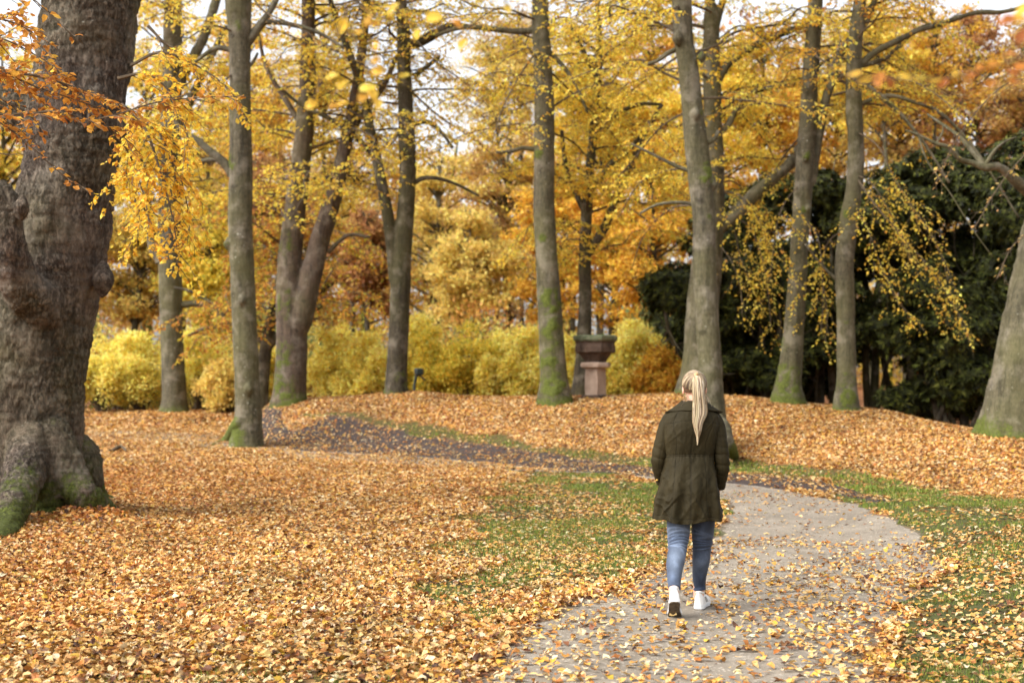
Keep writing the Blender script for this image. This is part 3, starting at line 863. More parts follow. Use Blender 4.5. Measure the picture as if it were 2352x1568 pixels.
def tree(name, label, cat, pts, base_px, forks=(), limbs=(), boughs=(), crown_kw=None, D=None, seed=1, mat=None, group=None, **kw):
    base = G(*base_px); D = D or base[1]
    if abs(D - base[1]) > .01:
        base = at(base_px[0], base_px[1], D); base[2] = tz(base[0], D)
    root = thing(name, base, label, cat, group)
    tr = make_trunk(root, pts, D, base, forks=forks, seed=seed, mat=mat, **kw)
    tr.matrix_parent_inverse = Matrix.Translation(-Vector(base))
    rng = np.random.default_rng(seed)
    for lb in limbs:
        P, R = px_poly(lb, D); P, R = resample(P, R, .12)
        b = Buf()
        def disp(P_, N_, r_, th, s=seed):
            q = (P_[:, None, :] + N_ * r_[..., None]).reshape(-1, 3)
            return r_ * (1 + .16 * fbm(q * 5, 3, s).reshape(r_.shape))
        tube(b, P, R, 14, col=lambda V: np.stack([.1 + .3 * fbm(V * 1.2, 2, seed), V[:, 0] * 0, V[:, 0] * 0], 1).clip(0, 1), disp=disp)
        lo = b.build('branch', mat or M_BARK, root); lo.matrix_parent_inverse = tr.matrix_parent_inverse
    cb = Buf()
    for bo in boughs:
        pp, kw2 = bo
        P, R = px_poly([(q[0], q[1], 1, q[2] if len(q) > 2 else 0) for q in pp], D)
        a = dict(r0=.03); a.update(kw2); a['per_m'] = a.get('per_m', 20) * 1.5
        bough(cb, P, a.pop('r0'), rng, **a)
    if crown_kw:
        ax, _ = px_poly(pts, D); ax = ax[ax[:, 2].argsort()]
        crown(cb, ax, rng, **crown_kw)
        for fk in forks:
            ax, _ = px_poly(fk, D)
            k2 = dict(crown_kw); k2['n'] = max(3, k2['n'] // 2); k2['zlo'] = max(k2['zlo'], ax[:, 2].min() + .5)
            crown(cb, ax[ax[:, 2].argsort()], rng, **k2)
    if cb.n:
        c = cb.build('crown', [M_TWIG, M_LEAF], root, smooth_=False); c.matrix_parent_inverse = tr.matrix_parent_inverse
    return root, D, base

# 1 the old beech at the left
BD = 17.5
base = at(75, 1195, BD); base[2] = tz(base[0], BD)
def gp(px, py, dz=0.0):
    p = G(px, py); p[2] += dz; return p
roots = [
    ([at(120, 1000, 17.1), at(160, 1100, 16.95), at(205, 1150, 16.9), gp(250, 1180, .02), gp(290, 1202, -.06)], [.24, .2, .14, .09, .04]),
    ([at(70, 1010, 17.0), at(55, 1085, 16.6), at(40, 1150, 16.2), gp(20, 1215, .06), gp(0, 1245, -.05)], [.26, .26, .22, .17, .06]),
    ([at(0, 1040, 17.3), at(-60, 1120, 17.0), gp(-110, 1190, .02), gp(-170, 1210, -.06)], [.3, .24, .15, .06]),
    ([at(180, 1040, 17.7), at(205, 1110, 17.9), gp(225, 1150, .02), gp(270, 1150, -.08)], [.22, .16, .12, .05]),
    ([at(100, 1040, 17.1), at(110, 1120, 16.9), gp(115, 1182, .02), gp(120, 1200, -.08)], [.22, .17, .12, .05]),
]
root = thing('beech_tree', base, 'huge old grey beech with mossy roots and a cut limb, at the left edge', 'tree')
tr = make_trunk(root, [(207, 0, 226), (190, 140, 214), (175, 280, 226), (152, 430, 226), (130, 560, 236), (104, 660, 254), (80, 760, 266), (64, 900, 258), (58, 1040, 268), (56, 1140, 300), (56, 1200, 340)],
                BD, base, forks=[[(100, 720, 110, -.45), (52, 660, 110, -.8), (26, 590, 96, -1.0), (14, 520, 88, -1.1), (2, 455, 84, -1.1), (-14, 425, 50, -1.1)],
                                 [(120, 320, 100, .1), (60, 262, 92, .2), (-20, 222, 84, .3), (-140, 150, 74, .5), (-300, 40, 60, .8)],
                                 [(262, 190, 60, .1), (290, 90, 44, .25), (300, 20, 40, .3), (318, -40, 40, .4)]],
                voxel=.022, mossk=.25, flare=0, amp=.03, mat=M_BIG, big=1, roots=roots, seed=3,
                bumps=[(236, 640, 54, -.2), (50, 478, 42, -1.25), (236, 458, 30, -.1), (190, 150, 26, -.45), (282, 300, 36, 0)])
inv = Matrix.Translation(-Vector(base)); tr.matrix_parent_inverse = inv
rng = np.random.default_rng(5)
# rust-coloured sprays hanging across the trunk (in focus)
RUSTL = [(206, 148, 66), (190, 130, 58), (222, 168, 74), (164, 104, 50), (234, 190, 84)]
cb = Buf()
S = lambda pts, D: np.array([at(a, b_, D + (c if c else 0)) for a, b_, c in pts])
fr = [
    ([(-120, 250, 0), (0, 271, 0), (37, 262, 0), (139, 258, .1), (205, 278, .1), (264, 300, .2), (300, 330, .2)], .012, .42, 30),
    ([(205, 278, .1), (271, 262, .1), (366, 234, .2), (476, 223, .3), (560, 221, .3)], .008, .34, 26),
    ([(-60, 240, .1), (0, 282, .1), (55, 322, .1), (102, 366, .1), (146, 403, .1), (190, 430, .1)], .007, .2, 12),
    ([(-120, 130, .4), (0, 165, .3), (90, 175, .3), (170, 200, .3), (240, 225, .3), (300, 250, .3)], .012, .4, 40),
    ([(-120, 110, .2), (-10, 150, .2), (60, 190, .2), (130, 215, .2), (220, 245, .2)], .012, .4, 40),
    ([(-80, 60, 0), (20, 95, 0), (70, 120, 0), (120, 150, 0)], .008, .35, 30),
    ([(-60, -40, 0), (60, -10, 0), (110, 30, 0), (150, 66, 0), (180, 90, 0)], .006, .22, 12),
    ([(-100, 200, .3), (10, 230, .3), (90, 290, .3), (60, 330, .3)], .007, .25, 22),
    ([(-120, 20, .5), (-20, 40, .5), (50, 60, .5), (90, 100, .5)], .01, .5, 26),
]
for pp, r_, sb_, pm in fr:
    bough(cb, S(pp, 10.6), r_, rng, sub=sb_ * 1.15, step=.062, leaf=.066, per_m=pm * .95, pal=RUSTL, palw=[5, 5, 4, 2, 2], start=.1, droop=.12, fine=True, r1=.003, sub2=True)
# golden foliage drooping to the right of the trunk, further back
for pp, r_, sb_, pm in [
    ([(270, 180, 0), (330, 170, 0), (380, 200, 0), (420, 280, 0), (440, 360, 0)], .02, .6, 34),
    ([(280, 240, .4), (330, 290, .2), (370, 400, 0), (400, 520, -.2), (410, 620, -.2)], .02, .55, 42),
    ([(260, 300, 0), (300, 360, .2), (330, 450, .3), (350, 540, .3)], .016, .55, 42),
    ([(300, 260, .9), (360, 300, .6), (410, 400, .5), (435, 500, .4), (430, 560, .4)], .016, .5, 40),
    ([(280, 380, .6), (310, 440, .6), (320, 500, .6), (300, 560, .6)], .012, .4, 36),
    ([(300, 150, 1), (370, 120, 1), (450, 150, 1), (520, 200, 1), (560, 260, 1)], .02, .6, 26),
    ([(340, 60, 1), (380, 100, 1), (420, 120, 1)], .02, .5, 20),
]:
    bough(cb, S(pp, 14.5), r_, rng, sub=sb_ * 1.3, step=.075, leaf=.07, per_m=pm * 1.1, pal=[(246, 210, 80), (238, 194, 66), (226, 172, 60), (250, 220, 94), (206, 148, 56)], palw=[5, 5, 3, 4, 1.5], start=.1, droop=.3, fine=True, r1=.003)
# foliage at the far left behind the trunk
for q in range(16):
    y0 = rng.uniform(-60, 560); x0 = -260
    pp = [(x0, y0, 2), (-120, y0 + rng.uniform(-30, 40), 1.5), (-20, y0 + rng.uniform(0, 70), 1), (60, y0 + rng.uniform(20, 110), 1)]
    bough(cb, S(pp, 19.5), .02, rng, sub=.8, step=.16, leaf=.085, per_m=24, pal=YEL if q % 3 else GOLD, palw=YEL_W if q % 3 else GOLD_W, start=.05, droop=.3)
c = cb.build('crown', [M_TWIG, M_LEAF], root, smooth_=False); c.matrix_parent_inverse = inv

# 2 slim trunk behind, left
tree('beech_tree', 'slim grey beech just right of the huge old trunk, half hidden by golden leaves', 'tree',
     [(398, -10, 46), (396, 150, 50), (392, 350, 56), (390, 560, 60), (394, 760, 58), (400, 900, 62), (400, 945, 72)], (400, 946),
     limbs=[[(372, 600, 30), (352, 560, 26), (340, 500, 22), (336, 430, 16)], [(410, 190, 30), (440, 140, 26), (470, 80, 22), (500, -10, 20)],
            [(412, 700, 16), (470, 700, 14), (530, 745, 12), (560, 760, 9)], [(400, 330, 22), (430, 250, 20), (470, 160, 16), (520, 60, 14)]],
     crown_kw=dict(zlo=7, zhi=15, n=20, Lr=(2, 4), pal=YEL, palw=YEL_W, leaf=.12, per_m=12), seed=12, mossk=.45, voxel=.04)
# 3 pale trunk
tree('beech_tree', 'pale straight beech with one mossy root and a curved bough on its left side', 'tree',
     [(547, -10, 70), (550, 60, 60), (551, 120, 56), (552, 300, 56), (553, 400, 60), (552, 500, 64), (556, 620, 62), (562, 750, 62), (567, 850, 64), (570, 940, 68), (569, 1000, 78), (566, 1025, 84)], (566, 1026),
     limbs=[[(540, 405, 26), (515, 375, 24), (480, 345, 20), (452, 322, 17), (420, 300, 12), (395, 270, 8)], [(530, 385, 16), (500, 368, 13), (465, 370, 10), (425, 382, 6)],
            [(565, 100, 24), (590, 68, 20), (618, 30, 16), (645, -20, 12)], [(545, 120, 14), (500, 110, 12), (465, 130, 9), (440, 150, 6)],
            [(560, 160, 9), (578, 148, 8), (592, 122, 6)], [(600, 50, 12), (660, 55, 11), (730, 75, 9), (790, 110, 6)]],
     boughs=[([(552, -60), (600, 20, -.3), (680, 60, -.4), (760, 110, -.4)], dict(sub=.7, per_m=7, pal=TAN, palw=TAN_W, leaf=.085)),
             ([(552, 80), (490, 60, -.5), (430, 90, -.6), (360, 150, -.7)], dict(sub=.7, per_m=12)),
             ([(545, 160), (500, 200, -.5), (455, 250, -.6), (420, 330, -.7)], dict(sub=.7, per_m=14)),
             ([(556, 0), (500, -20, -.5), (400, 20, -.6), (300, 60, -.7)], dict(sub=.8, per_m=12))],
     patches=[(528, 375, 22, .8), (520, 560, 16, .7), (545, 60, 16, .6), (535, 1010, 40, .9), (500, 1020, 26, .9), (528, 980, 24, .7)],
     bumps=[(524, 560, 22, -.1), (570, 895, 22, -.3), (555, 690, 18, -.3)],
     roots=[([at(545, 975, 33.6), G(520, 1012), G(488, 1024)], [.14, .11, .04])],
     seed=21, mossk=.35, voxel=.03)
# 4 forked dark trunk
tree('forked_tree', 'dark forked tree with moss on its left stem, standing where the mound meets the hedge', 'tree',
     [(709, -10, 34), (708, 120, 38), (704, 250, 46), (690, 380, 52), (678, 480, 56), (666, 600, 62), (668, 700, 78), (670, 800, 80), (666, 900, 84), (664, 925, 90)], (665, 925), D=37.6,
     forks=[[(690, 740, 60, -.15), (708, 660, 58, -.15), (732, 560, 52), (752, 500, 48), (772, 430, 42), (792, 340, 34), (806, 270, 30), (826, 160, 26), (838, 60, 22), (842, -10, 20)]],
     limbs=[[(790, 330, 16), (840, 250, 14), (880, 200, 12), (910, 130, 10)], [(700, 300, 14), (650, 220, 12), (610, 150, 9), (590, 60, 7)], [(752, 580, 12), (800, 540, 9), (850, 545, 6)]],
     crown_kw=dict(zlo=6.5, zhi=15, n=24, Lr=(2, 4.5), pal=YEL, palw=YEL_W, leaf=.11, per_m=11), seed=33, mat=M_BARKR, mossk=.6,
     patches=[(650, 560, 46, .5), (646, 700, 50, .55), (648, 820, 50, .6), (650, 890, 44, .7), (720, 300, 30, .4)], voxel=.035, flare=.6)
# 5 twin-stemmed trunk
tree('twin_stemmed_tree', 'tree splitting into two slim upright stems, second trunk left of the mossy middle beech', 'tree',
     [(920, -10, 26), (926, 60, 32), (928, 150, 36), (932, 260, 40), (936, 380, 44), (934, 460, 44), (926, 560, 48), (920, 650, 52), (916, 760, 52), (911, 860, 54), (910, 905, 60)], (910, 904), D=37.2,
     forks=[[(908, 640, 34), (900, 570, 32), (888, 480, 30), (876, 420, 28), (862, 350, 27), (850, 300, 26), (838, 230, 22), (812, 150, 19), (790, 90, 17), (768, 30, 15), (755, -10, 14)]],
     limbs=[[(930, 100, 26), (960, 98, 24), (1000, 78, 22), (1040, 60, 17), (1090, 64, 13), (1150, 70, 10)], [(935, 290, 12), (980, 280, 11), (1010, 300, 9), (1040, 340, 7)],
            [(935, 430, 12), (980, 408, 10), (1040, 420, 8), (1100, 450, 6)], [(950, 175, 12), (985, 150, 10), (1010, 130, 8)], [(860, 360, 13), (800, 300, 12), (750, 270, 10), (690, 240, 8), (640, 200, 6)]],
     boughs=[([(930, 60), (1000, 140, -1), (1080, 200, -1.5), (1160, 290, -2)], dict(sub=1.0, per_m=9, pal=TAN, palw=TAN_W)),
             ([(930, 270), (900, 330, -1), (850, 350, -1.5), (790, 380, -2)], dict(sub=.9, per_m=11)),
             ([(935, 200), (1000, 260, 1), (1100, 330, 1.5), (1180, 400, 2)], dict(sub=1.1, per_m=10, pal=GOLD, palw=GOLD_W)),
             ([(850, 280), (780, 220, 1), (700, 190, 1.5), (620, 180, 2)], dict(sub=1.0, per_m=8))],
     crown_kw=dict(zlo=8.2, zhi=15, n=13, Lr=(2, 4), pal=YEL, palw=YEL_W, leaf=.10, per_m=9), seed=44, mossk=.5, voxel=.03, patches=[(925, 870, 30, .6), (880, 460, 18, .5), (912, 690, 20, .5)], mat=M_BARKD)
# 6 mossy middle beech
tree('beech_tree', 'middle beech with a thick mossy patch down its lower trunk, left of the stone urn', 'tree',
     [(1240, -10, 42), (1242, 60, 46), (1246, 150, 48), (1250, 250, 52), (1250, 400, 54), (1250, 500, 56), (1256, 600, 58), (1262, 700, 62), (1268, 800, 66), (1272, 870, 72), (1274, 905, 84)], (1274, 908), D=35.3,
     limbs=[[(1232, 70, 16), (1180, 72, 14), (1120, 66, 12), (1060, 64, 10), (1000, 82, 8)], [(1240, 345, 12), (1200, 340, 10), (1175, 348, 9), (1140, 350, 6)],
            [(1262, 120, 12), (1300, 160, 10), (1330, 210, 8), (1350, 260, 5)]],
     boughs=[([(1245, 100), (1190, 180, -1), (1150, 260, -1.5), (1130, 330, -2)], dict(sub=.9, per_m=13, pal=YEL, palw=YEL_W)),
             ([(1250, 60), (1290, 40, -2), (1350, 60, -3), (1420, 110, -3)], dict(sub=.9, per_m=15)),
             ([(1250, 260), (1220, 290, -1.5), (1200, 300, -2.2), (1240, 330, -2.6)], dict(sub=.6, per_m=14, r0=.015)),
             ([(1250, 150), (1320, 220, 1), (1400, 300, 1.5), (1470, 400, 2)], dict(sub=1.1, per_m=20)),
             ([(1250, 300), (1320, 330, 1), (1390, 420, 1.5), (1420, 500, 2)], dict(sub=1.1, per_m=20)),
             ([(1240, 50), (1150, 20, -1), (1080, 60, -1.5), (1000, 120, -2)], dict(sub=.9, per_m=8, pal=TAN, palw=TAN_W))],
     crown_kw=dict(zlo=8, zhi=15, n=12, Lr=(2, 4.5), pal=YEL, palw=YEL_W, leaf=.09, per_m=12), seed=55, mossk=.7, voxel=.03,
     patches=[(1264, 690, 34, 1.0), (1268, 760, 34, .95), (1258, 830, 28, .9), (1270, 880, 46, .9), (1236, 350, 18, .8), (1246, 550, 14, .8), (1236, 240, 14, .6), (1232, 130, 12, .5)])
# 7 dark thin tree behind the urn
tree('slim_dark_tree', 'slim dark tree directly behind the stone urn, forking into thin crooked boughs', 'tree',
     [(1372, -10, 14), (1376, 80, 16), (1372, 200, 19), (1362, 320, 22), (1352, 420, 26), (1346, 520, 30), (1344, 600, 32), (1344, 700, 34), (1340, 800, 38), (1334, 880, 44), (1332, 905, 50)], (1332, 904), D=39,
     limbs=[[(1348, 580, 22), (1390, 520, 20), (1420, 440, 18), (1450, 380, 15), (1480, 310, 12), (1520, 240, 9)], [(1352, 500, 16), (1320, 440, 14), (1300, 380, 11), (1290, 300, 8)],
            [(1374, 180, 14), (1340, 120, 11), (1310, 60, 8)], [(1362, 300, 14), (1420, 260, 12), (1470, 240, 9), (1520, 240, 6)], [(1355, 440, 14), (1400, 380, 12), (1440, 350, 10), (1480, 300, 7)]],
     crown_kw=dict(zlo=4.8, zhi=14, n=24, Lr=(2, 4), pal=YEL, palw=YEL_W, leaf=.10, per_m=17), seed=66, mat=M_BARKD, mossk=.3, voxel=.03)
# 8 front trunk behind the walker
tree('beech_tree', 'nearest beech on the mound, lichen-spotted, rising directly behind the walking woman', 'tree',
     [(1566, -10, 52), (1569, 80, 50), (1580, 150, 52), (1590, 250, 56), (1600, 340, 60), (1610, 420, 64), (1616, 500, 58), (1618, 600, 60), (1624, 720, 62), (1630, 820, 60), (1634, 900, 60), (1640, 990, 72), (1642, 1040, 90)], (1642, 1045),
     limbs=[[(1560, 110, 14), (1530, 125, 12), (1510, 140, 10), (1480, 150, 8)], [(1600, 470, 9), (1560, 465, 8), (1510, 470, 7), (1470, 490, 5)], [(1590, 395, 10), (1550, 380, 9), (1510, 360, 7), (1450, 330, 5)],
            [(1620, 330, 14), (1640, 320, 12), (1650, 300, 10)]],
     boughs=[([(1570, 120), (1500, 170, 1), (1440, 220, 1.5), (1380, 300, 2)], dict(sub=1.1, per_m=22)),
             ([(1590, 250), (1520, 290, 1), (1460, 360, 1.5), (1400, 430, 2)], dict(sub=1.1, per_m=22)),
             ([(1600, 390), (1540, 390, .6), (1470, 420, 1), (1420, 500, 1.5)], dict(sub=1.0, per_m=22, pal=YEL)),
             ([(1570, 10), (1500, 40, -1), (1430, 30, -1.5), (1340, 60, -2)], dict(sub=1.0, per_m=16)),
             ([(1600, 470), (1540, 480, 1), (1480, 540, 1.5), (1450, 620, 2)], dict(sub=.9, per_m=20, pal=GOLD, palw=GOLD_W))],
     patches=[(1625, 400, 26, .85), (1606, 130, 14, .7), (1612, 260, 10, .5), (1628, 500, 14, .5), (1680, 1030, 30, .9)],
     bumps=[(1556, 88, 26, -.2), (1612, 132, 22, -.2), (1598, 262, 22, -.25), (1640, 425, 20, -.1)],
     roots=[([at(1655, 985, 28.8), at(1668, 1020, 28.6), gp(1690, 1048, -.03)], [.22, .18, .06])],
     crown_kw=dict(zlo=7.5, zhi=13, n=8, Lr=(2, 3.5), pal=YEL, palw=YEL_W, leaf=.09, per_m=11), seed=77, mossk=.5, voxel=.025)
# 9 trunk just behind 8
tree('beech_tree', 'beech close behind the lichen-spotted one, with a thick limb sweeping up to the right', 'tree',
     [(1628, -10, 26), (1634, 40, 42), (1634, 120, 44), (1636, 250, 46), (1638, 380, 56), (1634, 480, 66), (1624, 600, 78), (1614, 700, 84), (1608, 800, 84), (1602, 870, 92), (1598, 895, 100)], (1598, 893), D=35.2,
     forks=[[(1638, 90, 22), (1650, 40, 20), (1664, -10, 18)]],
     limbs=[[(1650, 525, 34), (1690, 490, 32), (1730, 450, 31), (1775, 410, 30), (1815, 375, 28), (1840, 335, 22), (1850, 290, 16)],
            [(1645, 190, 22), (1670, 150, 20), (1710, 120, 19), (1760, 92, 18), (1810, 72, 17), (1860, 55, 12)],
            [(1645, 310, 16), (1670, 290, 15), (1700, 240, 14), (1730, 212, 12), (1780, 200, 11), (1850, 192, 9), (1920, 185, 7), (2010, 205, 6), (2110, 215, 5)],
            [(1650, 270, 12), (1668, 262, 10), (1688, 268, 6)]],
     boughs=[([(1640, 100), (1700, 60, -1), (1760, 100, -1.5), (1800, 170, -2)], dict(sub=1.0, per_m=20)),
             ([(1640, 200), (1700, 260, 1), (1760, 330, 1.5), (1800, 420, 2)], dict(sub=1.1, per_m=20)),
             ([(1650, 420), (1690, 420, .5), (1740, 480, .3), (1770, 560, 0)], dict(sub=.9, per_m=22)),
             ([(1680, 500), (1720, 520, 0), (1750, 590, 0), (1765, 680, 0), (1772, 760, 0)], dict(sub=1.2, per_m=11, r0=.02, droop=.6)),
             ([(1660, 440), (1700, 450, -1), (1740, 500, -1), (1760, 560, -1)], dict(sub=1.3, per_m=16, r0=.02, droop=.5)),
             ([(1650, 560), (1680, 600, -1), (1700, 660, -1), (1705, 720, -1)], dict(sub=.8, per_m=6, r0=.01, droop=.5)),
             ([(1680, 500), (1690, 540, 0), (1700, 590, 0), (1720, 640, 0)], dict(sub=1.1, per_m=11, r0=.015, droop=.5))],
     crown_kw=dict(zlo=6.5, zhi=15, n=14, Lr=(2.5, 4.5), pal=YEL, palw=YEL_W, leaf=.095, per_m=13), seed=88, mossk=.5, voxel=.03)
# 10
tree('beech_tree', 'beech with a mossy foot whose second stem parts high up, before the dark evergreens', 'tree',
     [(1874, -10, 36), (1868, 80, 40), (1862, 170, 42), (1856, 280, 46), (1848, 380, 48), (1842, 480, 46), (1834, 600, 46), (1826, 720, 50), (1818, 820, 56), (1812, 880, 66), (1810, 908, 80)], (1810, 909), D=34.2,
     forks=[[(1864, 420, 20), (1874, 350, 24), (1884, 290, 24), (1896, 230, 24), (1912, 180, 22), (1932, 120, 22), (1955, 90, 18), (1985, 60, 16), (2010, 10, 14)]],
     limbs=[[(1900, 200, 12), (1960, 160, 11), (2040, 130, 11), (2100, 72, 12), (2170, 52, 12), (2240, 30, 11), (2300, 28, 10), (2360, 16, 8)]],
     boughs=[([(1862, 60), (1900, 40, -3), (1930, 90, -4), (1900, 170, -4.5)], dict(sub=.7, per_m=26, r0=.015)),
             ([(1850, 300), (1800, 360, 1), (1760, 430, 1), (1730, 500, 1)], dict(sub=.9, per_m=20)),
             ([(1840, 500), (1870, 530, -.6), (1885, 580, -.8), (1890, 700, -.8), (1885, 760, -.8)], dict(sub=1.1, per_m=12, r0=.015, droop=.5)),
             ([(1840, 420), (1800, 470, -.6), (1780, 540, -.8), (1770, 640, -.8)], dict(sub=1.2, per_m=14, r0=.015, droop=.5)),
             ([(1862, 120), (1920, 160, -1.5), (1990, 200, -2), (2060, 260, -2)], dict(sub=.9, per_m=16))],
     patches=[(1852, 360, 12, 1.0), (1800, 790, 20, .7), (1810, 880, 44, .85), (1846, 480, 10, .7), (1842, 190, 10, .5)],
     bumps=[(1850, 362, 16, -.25), (1856, 480, 14, -.2)],
     crown_kw=dict(zlo=8, zhi=14, n=10, Lr=(2, 4), pal=YEL, palw=YEL_W, leaf=.09, per_m=13), seed=99, mossk=.75, voxel=.028)
# 11
tree('beech_tree', 'beech with a gentle S-bend in its trunk, rightmost of those before the dark evergreens', 'tree',
     [(1978, -10, 30), (1968, 60, 36), (1962, 150, 40), (1962, 260, 42), (1966, 350, 42), (1962, 430, 44), (1948, 520, 46), (1940, 600, 48), (1942, 700, 46), (1944, 800, 46), (1944, 880, 52), (1944, 925, 64)], (1944, 930), D=33,
     limbs=[[(1975, 150, 18), (2010, 120, 16), (2060, 95, 14), (2110, 70, 12), (2170, 55, 11)], [(1980, 190, 12), (2030, 225, 10), (2080, 275, 9), (2130, 340, 7), (2180, 420, 5)],
            [(1970, 240, 10), (2040, 220, 10), (2100, 235, 9), (2160, 260, 8), (2230, 330, 7), (2290, 420, 5), (2340, 500, 4)],
            [(1975, 60, 14), (2000, 20, 12), (2020, -20, 10)], [(1948, 650, 10), (1920, 640, 9), (1880, 600, 6), (1850, 560, 4)]],
     boughs=[([(1962, 400), (2010, 470, -.8), (2070, 540, -1), (2130, 610, -1), (2190, 700, -1), (2215, 760, -1)], dict(sub=1.4, per_m=10, r0=.025, start=.1, droop=.5)),
             ([(1962, 400), (2000, 420, -.6), (2040, 480, -.8), (2080, 570, -.8)], dict(sub=1.3, per_m=11, r0=.015, droop=.5)),
             ([(1955, 480), (1990, 520, -.6), (2020, 600, -.8), (2060, 690, -.8), (2110, 740, -.8)], dict(sub=1.2, per_m=10, r0=.012, droop=.5)),
             ([(1965, 300), (2020, 340, -1), (2060, 420, -1.2), (2150, 560, -1.3), (2180, 650, -1.3)], dict(sub=1.3, per_m=9, r0=.02, droop=.5)),
             ([(1950, 520), (1900, 560, .5), (1890, 640, .5), (1900, 720, .5), (1895, 790, .5)], dict(sub=1.0, per_m=9, r0=.015, droop=.5)),
             ([(1965, 200), (2060, 180, -1), (2140, 210, -1.5), (2220, 280, -2)], dict(sub=1.0, per_m=12)),
             ([(1965, 60), (2050, 40, 1), (2150, 60, 2), (2250, 120, 3)], dict(sub=1.1, per_m=15)),
             ([(1965, 100), (2050, 150, 2), (2150, 200, 3), (2290, 260, 4)], dict(sub=1.1, per_m=12, pal=TAN, palw=TAN_W))],
     patches=[(1948, 490, 12, .8), (1946, 880, 28, .8), (1942, 910, 36, .8), (1945, 740, 10, .6)],
     crown_kw=dict(zlo=8, zhi=14, n=9, Lr=(2, 4.5), pal=GOLD, palw=GOLD_W, leaf=.09, per_m=12), seed=111, mossk=.65, voxel=.028)
# 12 leaning trunk at the right edge
tree('leaning_beech_tree', 'thick leaning beech at the right edge with a pale crooked bare limb', 'tree',
     [(2530, 0, 120), (2490, 200, 128), (2450, 360, 134), (2420, 500, 138), (2395, 620, 140), (2372, 740, 150), (2352, 850, 156), (2340, 930, 164), (2334, 985, 172)], (2320, 1004),
     limbs=[[(2420, 470, 40, -.3), (2352, 432, 28, -.8), (2320, 402, 22, -1), (2290, 382, 18, -1.1), (2262, 385, 17, -1.2), (2235, 374, 14, -1.2), (2205, 366, 12, -1.3), (2180, 338, 9, -1.4), (2150, 330, 8, -1.4), (2105, 308, 6, -1.4), (2080, 300, 4, -1.4)],
            [(2262, 384, 13, -1.2), (2235, 350, 11, -1.1), (2205, 315, 9, -1), (2170, 290, 8, -.9), (2130, 262, 5, -.8)],
            [(2262, 380, 10, -1.2), (2285, 345, 8, -1.2), (2310, 325, 6, -1.2), (2335, 315, 4, -1.2)],
            [(2108, 308, 4, -1.4), (2130, 370, 4, -1.4), (2180, 440, 3, -1.4), (2230, 520, 2.5, -1.4), (2280, 590, 2, -1.4)],
            [(2150, 330, 5, -1.4), (2165, 305, 4, -1.4), (2166, 285, 2.5, -1.4)]],
     patches=[(2250, 970, 30, .9), (2300, 1000, 30, .6)],
     boughs=[([(2440, 300, -1.5), (2380, 330, -2), (2300, 420, -2), (2240, 520, -2)], dict(sub=.9, per_m=2.5, pal=TAN, palw=TAN_W, r0=.012)),
             ([(2440, 200, -1.5), (2380, 180, -2), (2300, 200, -2), (2210, 300, -2), (2150, 420, -2)], dict(sub=1.0, per_m=3, pal=TAN, palw=TAN_W, r0=.014)),
             ([(2440, 500, -1.5), (2400, 520, -2), (2330, 560, -2), (2290, 640, -2)], dict(sub=.7, per_m=3, pal=TAN, palw=TAN_W, r0=.012))],
     seed=121, mossk=.6, voxel=.035, amp=.02)
# 13 dark leaning tree behind the pale trunk
tree('crooked_tree', 'low crooked dark tree seen between the pale trunk and the forked tree', 'tree',
     [(646, 560, 14), (640, 640, 18), (628, 700, 24), (618, 760, 30), (608, 820, 34), (600, 900, 38)], (600, 925), D=43,
     forks=[[(610, 810, 20), (640, 770, 20), (680, 740, 16), (740, 700, 12)]],
     limbs=[[(614, 790, 16), (560, 760, 14), (530, 745, 13), (490, 700, 11), (440, 670, 8), (400, 660, 5)], [(612, 780, 12), (550, 758, 11), (480, 752, 9), (430, 772, 6)]],
     crown_kw=dict(zlo=3.2, zhi=7, n=16, Lr=(1.5, 3.5), pal=[(210, 150, 66), (224, 196, 72), (190, 128, 60), (176, 174, 70)], palw=[4, 4, 3, 2], leaf=.12, per_m=11), seed=131, mat=M_BARKD, mossk=.3, voxel=.035, up=False)

# ------------------------------------------------------------------ background trees, hedge, evergreens
def clump_cloud(rng, n, centre, rad, flat=1.0, hollow=.35, lump=.35, seed=0, zmin=None):
    d = unit(rng.normal(0, 1, (n, 3)))
    lf = 1 + lump * fbm(d * 1.7 + seed * 3.1, 3, seed)
    r = (hollow + (1 - hollow) * rng.random(n) ** .45) * lf
    P = np.asarray(centre) + d * r[:, None] * np.asarray(rad)
    return P, d

def leaf_cloud(buf, P, out, leaf, rng, pal, palw, mat=1, asp=.62, up=.8, var=.14, fine=False, hang=0, dirout=.6):
    n = len(P)
    dr = unit(rng.normal(0, 1, (n, 3)) + out * dirout + [0, 0, -hang])
    nm = unit(np.array([0, 0, 1.0]) * up + out * .5 + rng.normal(0, .45, (n, 3)))
    L = leaf * rng.uniform(.6, 1.25, n)
    add_leaves(buf, P, dr, nm, L, L * asp, pick(pal, palw, n, rng, var), fine=fine, mat=mat, rng=rng)

